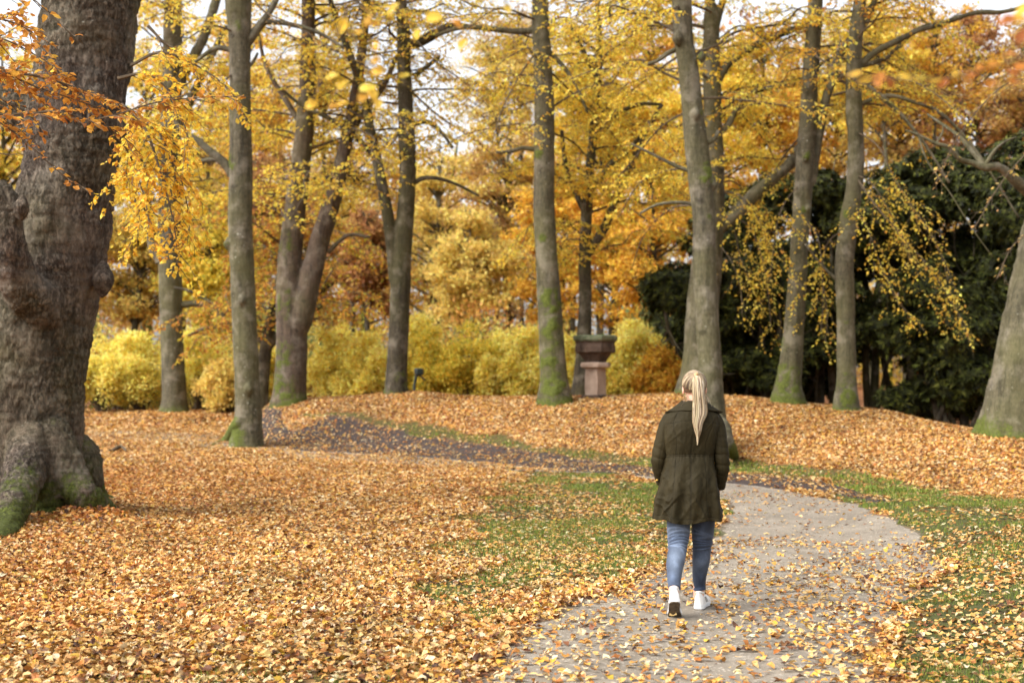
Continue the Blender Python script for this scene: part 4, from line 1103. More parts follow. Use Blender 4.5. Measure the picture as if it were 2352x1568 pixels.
def bg_tree(name, label, px, D, top, low, wid, pal, palw, seed, trunk_w=20, n=9000, leaf=.19, group=None, mat=None, lean=0, ntufts=46):
    """top / low: photo rows of crown top and bottom; wid: crown half width in photo px"""
    rng = np.random.default_rng(seed)
    b = at(px, HOR, D); b[2] = tz(b[0], D)
    k_ = D / F_PX
    ztop = at(px, top, D)[2]; zlow = max(at(px, low, D)[2], b[2] + .4)
    root = thing(name, b, label, 'tree', group); inv = Matrix.Translation(-Vector(b))
    rad = wid * k_
    tb = Buf(); r0 = trunk_w * k_ / 2
    axis = np.array([[b[0], b[1], b[2] - .3], [b[0] + rng.normal(0, .1), b[1], b[2] + 1.6], [b[0] + lean * .5 + rng.normal(0, .25), b[1], (b[2] + ztop) / 2], [b[0] + lean, b[1] + rng.normal(0, .2), ztop - .6]])
    P, R = resample(axis, [r0 * 1.25, r0, r0 * .7, r0 * .2], .3)
    tube(tb, P, R, 9, col=(.25, 0, 0))
    cb = Buf()
    zc = (ztop + zlow) / 2; hz = (ztop - zlow) / 2
    # tufts: horizontal layered sprays carried by real limbs
    m = n // ntufts
    for q in range(ntufts):
        d = unit(rng.normal(0, 1, 3)); rr = rng.random() ** .4
        c = np.array([b[0] + lean * .6, b[1], zc]) + d * rr * np.array([rad, rad * .8, hz]) * .92
        zs = np.clip(c[2] - rng.uniform(.2, .5) * np.hypot(c[0] - b[0], c[1] - b[1]) - .3, b[2] + 1.0, ztop - .6)
        s0 = np.array([np.interp(zs, P[:, 2], P[:, 0]), np.interp(zs, P[:, 2], P[:, 1]), zs])
        mid = (s0 + c) / 2 + rng.normal(0, .2, 3) + [0, 0, .25]
        Q, RQ = resample([s0, mid, c], [r0 * .28 + .01, r0 * .18 + .008, .01], .4)
        tube(tb, Q, RQ, 5, col=(.2, 0, 0), cap=False)
        tr_ = rng.uniform(.45, .9) * (.35 + .16 * rad)
        Pq, dq = clump_cloud(rng, m, c, [tr_ * 1.3, tr_ * 1.3, tr_ * .55], hollow=.05, lump=.5, seed=seed * 31 + q)
        leaf_cloud(cb, Pq, dq, leaf, rng, pal, palw, mat=1, up=1.0, hang=.15)
        for w in range(4):
            e = c + rng.normal(0, 1, 3) * [tr_, tr_, tr_ * .4]
            tube(cb, np.array([c, (c + e) / 2 + [0, 0, .05], e]), [.012, .008, .004], 3, mat=0, cap=False)
    t = tb.build('trunk', mat or M_BARKD, root); t.matrix_parent_inverse = inv
    c = cb.build('crown', [M_TWIG, M_LEAF], root, smooth_=False); c.matrix_parent_inverse = inv
    return root

OCH = [(244, 220, 124), (234, 204, 108), (216, 180, 98), (246, 226, 128), (184, 158, 98)]
OCH_W = [4, 4, 3, 3, 1.5]
REDB = [(184, 132, 84), (198, 150, 92), (166, 112, 72), (206, 170, 96), (136, 98, 66)]
REDB_W = [4, 4, 3, 2, 2]
GRN = [(136, 146, 92), (162, 162, 84), (112, 130, 84), (200, 186, 84)]
GRN_W = [4, 3, 3, 2]

BT = [  # label, px, D, top, low, halfwidth, palette, weights, trunk px
    ('reddish brown tree in the gap between the pale trunk and the forked tree', 600, 62, 330, 690, 150, REDB, REDB_W, 18),
    ('ochre tree showing between the two stems of the forked tree', 740, 66, 380, 760, 150, OCH, OCH_W, 18),
    ('rust red tree left of the twin-stemmed tree, behind the yellow hedge', 850, 58, 460, 740, 100, REDB, REDB_W, 16),
    ('ochre tree right of the twin-stemmed tree, behind the yellow hedge', 1010, 64, 340, 780, 150, OCH, OCH_W, 20),
    ('small ochre-yellow tree between the twin-stemmed tree and the mossy beech', 1080, 56, 480, 790, 120, OCH, OCH_W, 14),
    ('tan thinning tree left of the mossy middle beech', 1170, 68, 250, 760, 150, TAN, TAN_W, 20),
    ('golden tree behind the mossy middle beech', 1270, 60, 330, 790, 120, GOLD, GOLD_W, 18),
    ('broad golden tree above and behind the stone urn', 1400, 58, 380, 800, 120, GOLD, ORNG_W, 18),
    ('bright golden tree right of the stone urn, before the evergreens begin', 1500, 54, 300, 800, 120, GOLD, GOLD_W, 18),
    ('yellow tree rising behind the lichen-spotted beech', 1620, 60, 60, 620, 170, YEL, YEL_W, 20),
    ('amber tree above the rounded left shoulder of the evergreens', 1760, 62, 40, 560, 170, GOLD, GOLD_W, 20),
    ('yellow-brown tree topping the evergreens between the last two beeches', 1920, 64, 20, 480, 170, OCH, OCH_W, 20),
    ('bronze tree beyond the evergreens, right of the S-bend trunk', 2080, 66, 30, 460, 170, TAN, TAN_W, 20),
    ('brown thinning tree beyond the evergreens near the top right corner', 2240, 64, 10, 430, 170, REDB, REDB_W, 20),
    ('russet tree beyond the leaning beech at the right edge', 2400, 62, 0, 420, 170, TAN, TAN_W, 20),
    ('olive and yellow tree just right of the slim beech, behind the yellow hedge', 480, 58, 430, 800, 130, LIME, LIME_W, 16),
    ('ochre tree between the huge old trunk and the slim beech, over the hedge', 310, 60, 380, 800, 130, OCH, OCH_W, 18),
    ('brown tree behind the left-hand end of the yellow hedge', 170, 62, 300, 760, 140, GOLD, GOLD_W, 18),
    ('yellow-green tree showing left of the huge old trunk', 0, 58, 60, 760, 170, LIME, LIME_W, 20),
    ('golden tree at the far left edge behind the cut limb', -160, 56, 0, 800, 170, YEL, YEL_W, 20),
    ('pale leafless-looking tree reaching up between forked and twin-stemmed trees', 800, 74, 220, 620, 130, TAN, TAN_W, 18),
    ('tall golden tree behind the slim dark tree over the urn', 1380, 66, 60, 500, 150, YEL, YEL_W, 18),
    ('tall amber tree between the slim dark tree and the lichen-spotted beech', 1500, 68, 20, 480, 140, GOLD, GOLD_W, 18),
    ('thin yellow tree with sky showing through it left of the mossy beech top', 1130, 72, 60, 400, 110, OCH, OCH_W, 14),
    ('thin tan tree with sky showing through it above the forked tree', 620, 72, 120, 420, 110, TAN, TAN_W, 14),
    ('thin yellow tree behind the top of the slim beech', 330, 70, 60, 420, 120, YEL, YEL_W, 14),
    ('thin golden tree with its crown between the pale trunk and the forked tree tops', 560, 66, 20, 420, 120, GOLD, GOLD_W, 14),
    ('thin ochre tree filling the sky between the forked tree and the slim beech', 480, 76, 130, 560, 150, OCH, OCH_W, 16),
    ('thin yellow tree crowning the gap inside the forked tree', 740, 70, -10, 330, 110, YEL, YEL_W, 14),
    ('thin golden tree low in the gap right of the twin-stemmed tree', 1010, 76, 300, 620, 130, GOLD, GOLD_W, 14),
    ('thin tan tree whose top stands just left of the mossy beech stem', 1190, 74, -10, 300, 100, TAN, TAN_W, 14),
    ('thin yellow tree whose top shows between mossy beech and slim dark tree', 1310, 72, 10, 380, 110, YEL, YEL_W, 14),
    ('thin golden tree above the evergreens at the top right corner', 2150, 58, -10, 300, 150, GOLD, GOLD_W, 16),
    ('thin yellow tree above the evergreens between the last two upright beeches', 2010, 56, -20, 330, 130, YEL, YEL_W, 16),
]
for q, (lab, px, D, top, low, wd, pal, pw, tw) in enumerate(BT):
    thin = lab.startswith(('thin', 'pale'))
    bg_tree('autumn_tree', lab, px, D, top, low, wd, pal, pw, 300 + q, trunk_w=tw, n=8000 if thin else 15000, leaf=.15 if thin else .17, ntufts=56 if thin else 70,
            group='autumn trees beyond the hedge')

# yellow hedge of separate shrubs
def shrub(label, px, D, top, wid, pal, palw, seed, n=9000, leaf=.085):
    rng = np.random.default_rng(seed); k_ = D / F_PX
    b = at(px, HOR, D); b[2] = tz(b[0], D)
    zt = at(px, top, D)[2]; r = wid * k_
    root = thing('yellow_shrub', b, label, 'shrub', 'yellow shrubs of the hedge'); inv = Matrix.Translation(-Vector(b))
    sb_, cb = Buf(), Buf()
    H = zt - b[2]; ns = 46; m = n // ns
    for q in range(ns):
        a = rng.random() * 2 * PI; e = rng.random() ** .6
        tip = b + np.array([math.cos(a) * r * e, math.sin(a) * r * .8 * e, H * (1.02 - .45 * e ** 2) * rng.uniform(.45, 1)])
        if q % 3 == 0: tip[2] = b[2] + H * rng.uniform(.15, .5)
        mid = b + (tip - b) * [.45, .45, .6] + rng.normal(0, .08, 3)
        b2 = b + [rng.normal(0, .12), rng.normal(0, .12), -.05]
        Q, RQ = resample([b2, mid, tip], [.018, .012, .004], .25)
        tube(sb_, Q, RQ, 4, cap=False)
        rr = rng.uniform(.2, .4)
        Pq, dq = clump_cloud(rng, m, tip, [rr * 1.1, rr * 1.1, rr * .9], hollow=.1, lump=.5, seed=seed + q)
        keep = Pq[:, 2] > terrain(Pq[:, 0], Pq[:, 1]) + .05
        leaf_cloud(cb, Pq[keep], dq[keep], leaf, rng, pal, palw, up=.7, dirout=1.0, mat=0)
    s_ = sb_.build('stems', M_TWIG, root); c = cb.build('foliage', M_LEAF, root, smooth_=False)
    s_.matrix_parent_inverse = inv; c.matrix_parent_inverse = inv

YSH = [(255, 240, 140), (252, 230, 114), (246, 214, 92), (234, 228, 120), (216, 182, 84), (190, 176, 84)]
YSW = [6, 5, 3.5, 2, 1.5, .7]
SH = [('yellow shrub right beside the huge old trunk, leftmost of the hedge', 235, 46.5, 800, 70, YSH), ('pale yellow shrub between the old trunk and the slim beech', 320, 47, 770, 75, YSH),
      ('yellow shrub showing just right of the slim beech', 455, 47, 785, 66, YSH), ('low ochre shrub beside the pale trunk on its left', 520, 45, 815, 58, OCH),
      ('sparse yellow shrub right of the pale trunk', 612, 45.5, 815, 45, YSH), ('yellow shrub right of the forked tree', 765, 44.5, 775, 66, YSH),
      ('large yellow shrub left of the twin-stemmed tree', 840, 43.5, 762, 68, YSH), ('lime-tinged yellow shrub right of the twin-stemmed tree', 985, 43.5, 760, 68, LIME),
      ('broad yellow shrub midway between twin-stemmed tree and mossy beech', 1075, 43, 778, 72, LIME), ('ochre-yellow shrub touching the mossy beech on its left', 1175, 42.5, 765, 72, YSH),
      ('yellow shrub between the mossy beech and the stone urn', 1305, 42.5, 775, 50, YSH), ('yellow shrub right of the stone urn', 1440, 42, 770, 66, YSH),
      ('golden shrub before the evergreens, rightmost of the hedge', 1520, 41.5, 790, 58, GOLD), ('yellow shrub behind the stone urn', 1375, 44, 790, 55, YSH),
      ('second-row yellow shrub showing between the huge old trunk and the slim beech', 275, 49.5, 765, 70, YSH), ('second-row yellow shrub just left of the pale trunk', 500, 49.5, 775, 70, YSH),
      ('second-row yellow shrub right of the forked tree stems', 800, 48, 755, 75, YSH), ('second-row yellow shrub hard against the right side of the twin-stemmed tree', 960, 47, 750, 66, YSH),
      ('second-row yellow shrub halfway to the mossy beech', 1120, 46.5, 758, 75, YSH), ('second-row yellow shrub just left of the mossy beech', 1215, 46, 760, 60, YSH), ('second-row yellow shrub right behind the urn rim', 1460, 46, 755, 72, YSH)]
for q, (lab, px, D, top, wd, pal) in enumerate(SH):
    shrub(lab, px, D, top - 6 - 16 * ((q * 7) % 3 - 1), wd * 1.1, pal, (YSW if pal is YSH else GOLD_W), 500 + q, n=10500, leaf=.11)

# bluish green undergrowth between hedge and wood
rng = np.random.default_rng(71); ub = Buf()
for q in range(330):
    px = rng.uniform(-300, 1560); D = rng.uniform(50, 56); x = (px - CX) / F_PX * D
    c = np.array([x, D, tz(x, D) + rng.uniform(.2, 2.3) + .9 * math.sin(px * .013) + .5 * math.sin(px * .047)])
    Pq, dq = clump_cloud(rng, 240, c, [1.1, .8, .7], hollow=.1, lump=.4, seed=q)
    leaf_cloud(ub, Pq, dq, .17, rng, *[(GRN, GRN_W), (OCH, OCH_W), (ORNG, ORNG_W), (GRN, GRN_W)][q % 4], mat=0)
o = ub.build('undergrowth', M_LEAF, smooth_=False); tag(o, 'grey-green undergrowth in the gap behind the yellow hedge', 'undergrowth', kind='stuff')
# far wood
rng = np.random.default_rng(72); ub = Buf()
for q in range(1900):
    D = rng.uniform(80, 104); px = rng.uniform(-420, 2750); x = (px - CX) / F_PX * D
    hi = np.interp(px, [-400, 100, 400, 700, 900, 1100, 1350, 1600, 2700], [20, 19, 17, 17, 13, 14, 18, 22, 22])
    z = tz(x, D) + rng.random() ** .8 * hi
    Pq, dq = clump_cloud(rng, 80, [x, D, z], [2.0, 1.5, .9], hollow=.1, lump=.5, seed=q)
    pl_ = [(OCH, OCH_W), (TAN, TAN_W), (GOLD, GOLD_W), (REDB, REDB_W), (LIME, LIME_W), (GRN, GRN_W)][rng.choice(6, p=[.26, .24, .2, .14, .1, .06])]
    leaf_cloud(ub, Pq, dq, .36, rng, *pl_, mat=0)
for q in range(70):
    D = rng.uniform(78, 104); px = rng.uniform(-420, 2750); x = (px - CX) / F_PX * D; z0 = tz(x, D)
    hh = rng.uniform(9, 15)
    tube(ub, np.array([[x, D, z0 - .3], [x + rng.normal(0, .4), D, z0 + hh * .5], [x + rng.normal(0, .9), D, z0 + hh]]), [.3, .2, .05], 6, mat=1)
o = ub.build('far_woodland', [M_LEAF, M_BARKD], smooth_=False); tag(o, 'mixed ochre and brown woodland in the far distance', 'woodland', kind='stuff')

# evergreens (rhododendron-like) at the right
DG = [(46, 50, 14), (56, 61, 18), (74, 80, 22), (30, 34, 12), (108, 110, 44), (84, 88, 24)]
DG_W = [5, 5, 3, 3, 1, 1]
def evergreen(label, px, D, top, wid, skirt, seed, n=2600):
    rng = np.random.default_rng(seed); k_ = D / F_PX
    b = at(px, HOR, D); b[2] = tz(b[0], D)
    root = thing('evergreen_shrub', b, label, 'shrub', 'dark evergreen shrubs on the right'); inv = Matrix.Translation(-Vector(b))
    zt = at(px, top, D)[2]; r = wid * k_; H = zt - b[2]
    sb_, cb = Buf(), Buf()
    zc = b[2] + H * .48; hz = H * .52
    c4 = []
    for w_ in range(16):                                   # rounded overlapping masses instead of one wall
        a_ = rng.uniform(0, 6.28); e_ = rng.uniform(.1, .85) ** .7; hgt = rng.uniform(-.75, 1) * math.sqrt(max(.05, 1 - e_ * e_))
        c4.append([b[0] + math.cos(a_) * r * e_, b[1] + math.sin(a_) * r * .8 * e_, zc + hz * hgt * 1.0])
    Pl, dl_ = [], []
    for w_, cc_ in enumerate(c4):
        rr_ = rng.uniform(.30, .5) * min(r, 1.2 * hz)
        P_, d_ = clump_cloud(rng, n // 16, cc_, [rr_ * 1.25, rr_ * 1.1, rr_ * .7], hollow=.6, lump=.35, seed=seed + w_)
        Pl.append(P_); dl_.append(d_)
    P, d = np.vstack(Pl), np.vstack(dl_)
    k1 = P[:, 2] > b[2] + skirt + .5 * vnoise(P * .8, 4)
    # open irregular holes in the shell
    k1 &= fbm(P * .75, 2, seed) > -.55
    P, d = P[k1], d[k1]; m = len(P)
    # rosettes of long drooping leaves
    nr = 9
    ax = unit(d + [0, 0, .7] + rng.normal(0, .25, (m, 3)))
    u = unit(np.cross(ax, rng.normal(0, 1, (m, 3)))); w = np.cross(ax, u)
    ph = rng.random((m, 1)) * 6.28 + np.arange(nr)[None, :] * 2 * PI / nr
    ray_ = u[:, None] * np.cos(ph)[..., None] + w[:, None] * np.sin(ph)[..., None]
    el = rng.uniform(-.15, .6, (m, nr, 1))
    dr = unit(ray_ + ax[:, None] * el + [0, 0, -.18]).reshape(-1, 3)
    Pn = np.repeat(P, nr, 0); nm = unit(np.repeat(ax, nr, 0) + rng.normal(0, .2, (m * nr, 3)))
    L = .19 * rng.uniform(.7, 1.25, m * nr)
    C = pick(DG, DG_W, m * nr, rng, .15)
    add_leaves(cb, Pn, dr, nm, L, L * .36, C, mat=0, rng=rng, curl=.2)
    for q in range(7):
        a = rng.uniform(0, 6.28); e = r * rng.uniform(.25, .75)
        tip = b + [math.cos(a) * e, math.sin(a) * e * .8, H * rng.uniform(.5, .85)]
        s0 = b + [rng.normal(0, .25 * r), rng.normal(0, .25), -.15]
        m1 = s0 + (tip - s0) * .35 + rng.normal(0, .25, 3); m2 = s0 + (tip - s0) * .7 + rng.normal(0, .3, 3)
        Q, RQ = resample([s0, m1, m2, tip], [.13, .10, .07, .02], .25)
        RQ = RQ * rng.uniform(.5, 1.2)
        tube(sb_, Q, RQ, 7, col=(.1, 0, 0), cap=False)
        for w_ in range(5):
            ii = rng.integers(len(Q) // 3, len(Q)); e2 = Q[ii] + rng.normal(0, .7, 3) + [0, 0, .3]
            tube(sb_, np.array([Q[ii], (Q[ii] + e2) / 2 + rng.normal(0, .08, 3), e2]), [.03, .02, .008], 4, col=(.1, 0, 0), cap=False)
    s_ = sb_.build('stems', M_BARKD, root); c = cb.build('foliage', M_RHODO, root, smooth_=False)
    s_.matrix_parent_inverse = inv; c.matrix_parent_inverse = inv
EV = [('dark evergreen filling the gap under the thick sweeping limb', 1700, 46, 420, 110, 1.0, 4200),
      ('dark evergreen standing behind the rounded left end of the evergreen bank', 1640, 45, 470, 95, 1.0, 3600),
      ('rounded dark evergreen at the left end of the evergreen bank, above the walking woman', 1605, 41.5, 525, 88, 1.3, 3600),
      ('dark evergreen between the lichen-spotted beech and the trunk with the mossy foot', 1730, 42, 470, 110, 1.1, 3400),
      ('dark evergreen behind the two slim beeches, its twisted stems showing below', 1880, 43, 380, 130, 1.9, 4200),
      ('tall dark evergreen just right of the S-bend trunk', 2050, 44, 300, 140, 1.9, 5200),
      ('tallest dark evergreen, between the S-bend trunk and the leaning beech', 2210, 43, 268, 140, 1.6, 5600),
      ('dark evergreen behind the leaning beech at the right edge', 2370, 41, 300, 140, 1.1, 5000),
      ('dark evergreen filling the lower right hollow beside the leaning beech', 2190, 37.5, 640, 120, .5, 2600),
      ('low dark evergreen behind the trunk with the mossy foot', 1780, 46, 760, 120, .1, 2600),
      ('dark evergreen beyond the right edge of the photo', 2560, 38, 260, 180, .3, 4000),
      ('low broad evergreen deep in the shade under the tall ones', 2330, 45, 640, 160, .0, 3000)]
for q, (lab, px, D, top, wd, sk, n) in enumerate(EV):
    evergreen(lab, px, D, top, wd * 1.3, sk, 700 + q, int(n * 1.35))

# ------------------------------------------------------------------ twigs hanging close to the camera
def near_twig(label, polys, D, seed, leaves, pal, palw):
    rng = np.random.default_rng(seed); b = Buf()
    p0 = at(polys[0][0][0], polys[0][0][1], D)
    root = thing('hanging_branch', p0, label, 'branch'); inv = Matrix.Translation(-Vector(p0))
    for pp in polys:
        P, R = resample([at(a, b_, D + dd) for a, b_, dd in pp], np.linspace(.0035, .0012, len(pp)), .03)
        tube(b, P, R, 6)
    t = b.build('twig', M_TWIG, root); t.matrix_parent_inverse = inv
    for (px, py, ang, L, tilt, dd) in leaves:
        lb = Buf()
        a = math.radians(ang); d = unit(np.array([math.cos(a), rng.normal(0, .25), math.sin(a)]))
        s_ = np.cross(d, [0, 1.0, 0]); nm = unit(np.array([0, -1.0, 0]) * math.cos(math.radians(tilt)) + s_ * math.sin(math.radians(tilt)))
        P = at(px, py, D + dd) - d * L / 2
        add_leaves(lb, P[None], d[None], nm[None], np.array([L]), np.array([L * .66]), pick(pal, palw, 1, rng, .1), fine=True, rng=rng, curl=.15)
        tube(lb, np.array([P - d * .014, P - d * .004, P + d * .01]), [.0008, .0008, .0006], 4, col=srgb(150, 90, 40), cap=False)
        lo = lb.build('leaf', M_LEAF, root, smooth_=False); lo.matrix_parent_inverse = inv
near_twig('out-of-focus twig of big golden leaves hanging from the top edge, above the twin-stemmed tree',
          [[(770, -80, 0), (790, -10, 0), (800, 60, 0), (830, 120, 0), (850, 200, 0), (850, 245, 0)], [(800, 20, 0), (780, 60, 0), (760, 120, 0), (730, 200, 0), (716, 236, 0)],
           [(790, -20, 0), (850, 30, 0), (920, 60, 0), (1000, 60, 0), (1060, 85, 0)], [(840, 140, 0), (875, 160, 0), (930, 170, 0)], [(1150, -60, 0), (1160, -10, 0), (1166, 20, 0)], [(960, -60, 0), (940, 0, 0), (905, 20, 0)]], 4.0, 801,
          [(787, 60, 60, .055, 10, 0), (868, 55, 20, .05, 55, 0), (846, 45, 60, .045, 40, 0), (997, 40, 10, .055, 15, 0), (1045, 55, -25, .05, 50, 0), (1063, 100, 70, .042, 20, 0),
           (957, 78, 70, .036, 20, 0), (863, 105, 80, .032, 30, 0), (862, 138, 30, .034, 10, 0), (868, 163, 10, .044, 5, 0), (929, 175, 5, .034, 45, 0), (760, 178, 20, .05, 55, 0),
           (786, 192, 40, .045, 40, 0), (845, 200, 20, .055, 35, 0), (855, 215, -60, .05, 20, 0), (838, 222, 30, .05, 40, 0), (868, 238, -80, .045, 15, 0), (786, 240, 20, .042, 55, 0), (716, 240, 40, .045, 10, 0), (1168, 26, -70, .048, 55, 0), (905, 22, 60, .05, 50, 0), (741, 132, 10, .035, 60, 0), (822, 76, 0, .04, 55, .1), (770, 244, 0, .04, 50, 0)], GOLD, GOLD_W)
near_twig('blurred twig of yellow and rust leaves reaching in from the upper right edge',
          [[(2480, 60, 0), (2380, 110, 0), (2300, 150, 0), (2200, 175, 0), (2080, 180, 0), (1960, 178, 0)], [(2420, -20, 0), (2370, 40, 0), (2320, 60, 0)], [(2440, 120, 0), (2380, 150, 0), (2330, 170, 0)]], 3.4, 802,
          [(1962, 172, 10, .045, 60, 0), (1985, 186, 25, .04, 50, 0), (2020, 182, 80, .05, 35, 0), (2042, 190, -60, .038, 20, 0), (2075, 180, 20, .048, 55, 0), (2110, 180, 0, .04, 60, 0), (2165, 190, 50, .036, 15, 0), (2150, 184, 10, .04, 50, 0),
           (2222, 182, -30, .036, 20, 0), (2276, 190, 10, .034, 10, 0), (2195, 168, 60, .026, 30, 0), (2235, 170, 40, .034, 50, 0), (2290, 150, 15, .045, 62, 0), (2325, 165, -30, .042, 45, 0), (2345, 150, 40, .048, 35, 0), (2318, 125, 5, .042, 66, 0),
           (2312, 50, 30, .05, 40, 0), (2340, 42, -20, .05, 25, 0), (2346, 80, 70, .05, 40, 0), (2350, 20, 60, .055, 50, 0), (2260, 158, 0, .045, 65, 0), (2335, 190, -10, .045, 50, 0)],
          [(226, 186, 70), (200, 136, 62), (184, 116, 56), (234, 200, 78), (170, 104, 52)], [4, 4, 3, 3, 2])

# ------------------------------------------------------------------ stone urn on its pillar
M_STONE = mat_simple('red_sandstone', srgb(58, 46, 38), srgb(100, 82, 70), 5, .9, .6, .2, bscale=30)
M_STONEL = mat_simple('pale_sandstone', srgb(150, 128, 112), srgb(182, 160, 142), 4, .9, .4, .2, bscale=30)
M_SMOSS = mat_simple('grey_moss', srgb(72, 84, 58), srgb(120, 120, 100), 9, .95, .8, .1)

def prism(buf, c, rings, n, rot=0.0, col=(1, 1, 1), mat=0, seed=0, chip=.0, sub=3):
    """stacked n-gon rings [(r, z)], corners kept, edges subdivided and chipped"""
    th = np.arange(n) / n * 2 * PI + rot
    cor = np.stack([np.cos(th), np.sin(th)], 1)
    m = n * sub; pts = []
    for q in range(n):
        for s_ in range(sub): pts.append(cor[q] * (1 - s_ / sub) + cor[(q + 1) % n] * s_ / sub)
    pts = np.array(pts)
    V = np.array([[c[0] + p[0] * r, c[1] + p[1] * r, c[2] + z] for r, z in rings for p in pts])
    if chip: V += (fbm(V * 9, 3, seed)[:, None] * chip * np.array([1, 1, .6]))
    K = len(rings); i = np.arange(K - 1)[:, None]; j = np.arange(m)[None, :]; j2 = (j + 1) % m
    f = np.stack([i * m + j, i * m + j2, (i + 1) * m + j2, (i + 1) * m + j], -1).reshape(-1, 4)
    V = np.vstack([V, [[c[0], c[1], c[2] + rings[0][1]], [c[0], c[1], c[2] + rings[-1][1]]]])
    jj = np.arange(m)
    f3 = np.vstack([np.stack([(jj + 1) % m, jj, np.full(m, K * m)], -1), np.stack([(K - 1) * m + jj, (K - 1) * m + (jj + 1) % m, np.full(m, K * m + 1)], -1)])
    buf.add(V, f4=f, f3=f3, col=col, mat=mat)

UD = 36.0
ub_ = at(1368, 908, UD); uz = tz(ub_[0], UD); ub_[2] = uz
ku = UD / F_PX
def zz(py): return at(1368, py, UD)[2] - uz
root = thing('stone_urn', ub_, 'weathered reddish stone urn with a mossy rim on a pale square pillar, on the mound', 'urn'); inv = Matrix.Translation(-Vector(ub_))
def part(name, fn, mat):
    b = Buf(); fn(b); o = b.build(name, mat, root, smooth_=False); o.matrix_parent_inverse = inv; return o
hw = 22 * ku
part('plinth', lambda b: prism(b, ub_, [(hw * 1.62, -.3), (hw * 1.62, .05), (hw * 1.35, .09)], 4, rot=-PI / 2 + .12, chip=.012, seed=1), M_STONE)
part('pillar', lambda b: prism(b, ub_, [(hw * 1.12, .09), (hw * 1.12, .3), (hw * 1.1, zz(860)), (hw * 1.08, zz(845) - .003)], 4, rot=-PI / 2 + .12, chip=.008, seed=2), M_STONEL)
part('collar', lambda b: prism(b, ub_, [(hw * 1.2, zz(845)), (hw * 1.56, zz(843)), (hw * 1.6, zz(837)), (hw * 1.5, zz(832))], 8, rot=.1, chip=.012, seed=3), M_STONEL)
part('bowl', lambda b: prism(b, ub_ , [(hw * 1.15, zz(832)+.003), (hw * 1.25, zz(826)), (hw * 1.75, zz(812)), (hw * 1.85, zz(811)), (hw * 2.16, zz(809)), (hw * 2.18, zz(798)), (hw * 2.1, zz(788)), (hw * 2.22, zz(784))], 8, rot=.22, chip=.014, seed=4), M_STONE)
part('rim', lambda b: prism(b, ub_, [(hw * 2.26, zz(784)+.003), (hw * 2.38, zz(780)), (hw * 2.42, zz(773)), (hw * 2.25, zz(770)), (hw * 1.7, zz(771))], 8, rot=.22, chip=.02, seed=5), M_SMOSS)

# ------------------------------------------------------------------ dark green post beside the twin-stemmed tree
PD = 38.2
pb_ = at(952, 902, PD); pz = tz(pb_[0], PD); pb_[2] = pz; kp = PD / F_PX
M_IRON = mat_simple('dark_green_paint', srgb(22, 34, 30), srgb(34, 46, 38), 20, .5, .1, .5)
root = thing('water_post', pb_, 'small dark green metal post with a boxy head and a short slanting lever', 'post'); inv = Matrix.Translation(-Vector(pb_))
def zp(py): return at(952, py, PD)[2]
b = Buf(); tube(b, np.array([[pb_[0] - .02, PD, pz - .2], [pb_[0], PD, pz + .25], [pb_[0] + .05, PD, zp(862)], [pb_[0] + .06, PD, zp(846)]]), [.05, .04, .04, .04], 10)
part('pole', lambda q: [q.v.extend(b.v), q.c.extend(b.c), q.f4.extend(b.f4), q.f3.extend(b.f3), q.m4.extend(b.m4), q.m3.extend(b.m3)], M_IRON)
hc = np.array([pb_[0] + .12, PD, zp(852)])
part('head', lambda q: prism(q, hc, [(.09, -.11), (.135, -.08), (.14, .03), (.12, .07), (.05, .08)], 6, rot=.3), M_IRON)
part('lever', lambda q: tube(q, np.array([[pb_[0] + .07, PD - .02, zp(860)], [pb_[0] + .2, PD - .05, zp(865)], [pb_[0] + .29, PD - .06, zp(873)]]), [.025, .022, .018], 8), M_IRON)

# ------------------------------------------------------------------ small sticks lying on the carpet
def stick(label, pts, r, seed):
    P = [G(a, b_) + [0, 0, h] for a, b_, h in pts]
    p0 = P[0]; b = Buf(); Q, R = resample(P, np.linspace(r, r * .5, len(P)), .05)
    tube(b, Q, R, 7, disp=lambda P_, N_, r_, th: r_ * (1 + .3 * fbm((P_[:, None] + N_ * .1).reshape(-1, 3) * 20, 2, seed).reshape(r_.shape)))
    o = b.build('fallen_stick', M_TWIG, None, loc=p0); tag(o, label, 'stick')
stick('short black piece of wood lying in the leaves right of the huge old beech', [(256, 1040, .03), (268, 1037, .09), (280, 1036, .10), (290, 1040, .04)], .05, 1)
stick('thin dark stick lying at the foot of the huge old beech on its right side', [(208, 1040, .03), (222, 1037, .06), (236, 1039, .03)], .035, 2)
stick('forked twig resting on the mossy root at the lower left', [(0, 1172, .12), (30, 1185, .10), (60, 1192, .07), (85, 1200, .04)], .007, 3)

# ------------------------------------------------------------------ the walking woman
WD = 10.2; kw_ = WD / 5689.0
def W(px, py, dy=0.0):
    """photo pixel (4096 wide) at the woman's depth -> metres"""
    p = at(px / 1.7415, py / 1.7415, WD + dy); return p
wroot_p = np.array([1.30, WD, tz(1.30, WD) + .014])
wroot = thing('person', wroot_p, 'woman walking away, long blonde ponytail, olive coat, blue jeans and white trainers', 'person')
winv = Matrix.Translation(-Vector(wroot_p))
def wpart(buf, name, mats, smooth_=True, label=None):
    o = buf.build(name, mats, wroot, smooth_=smooth_); o.matrix_parent_inverse = winv
    if label: o['label'] = label
    return o
M_SKIN = mat_simple('skin', srgb(206, 154, 130), srgb(222, 172, 148), 30, .55, .05, .35)

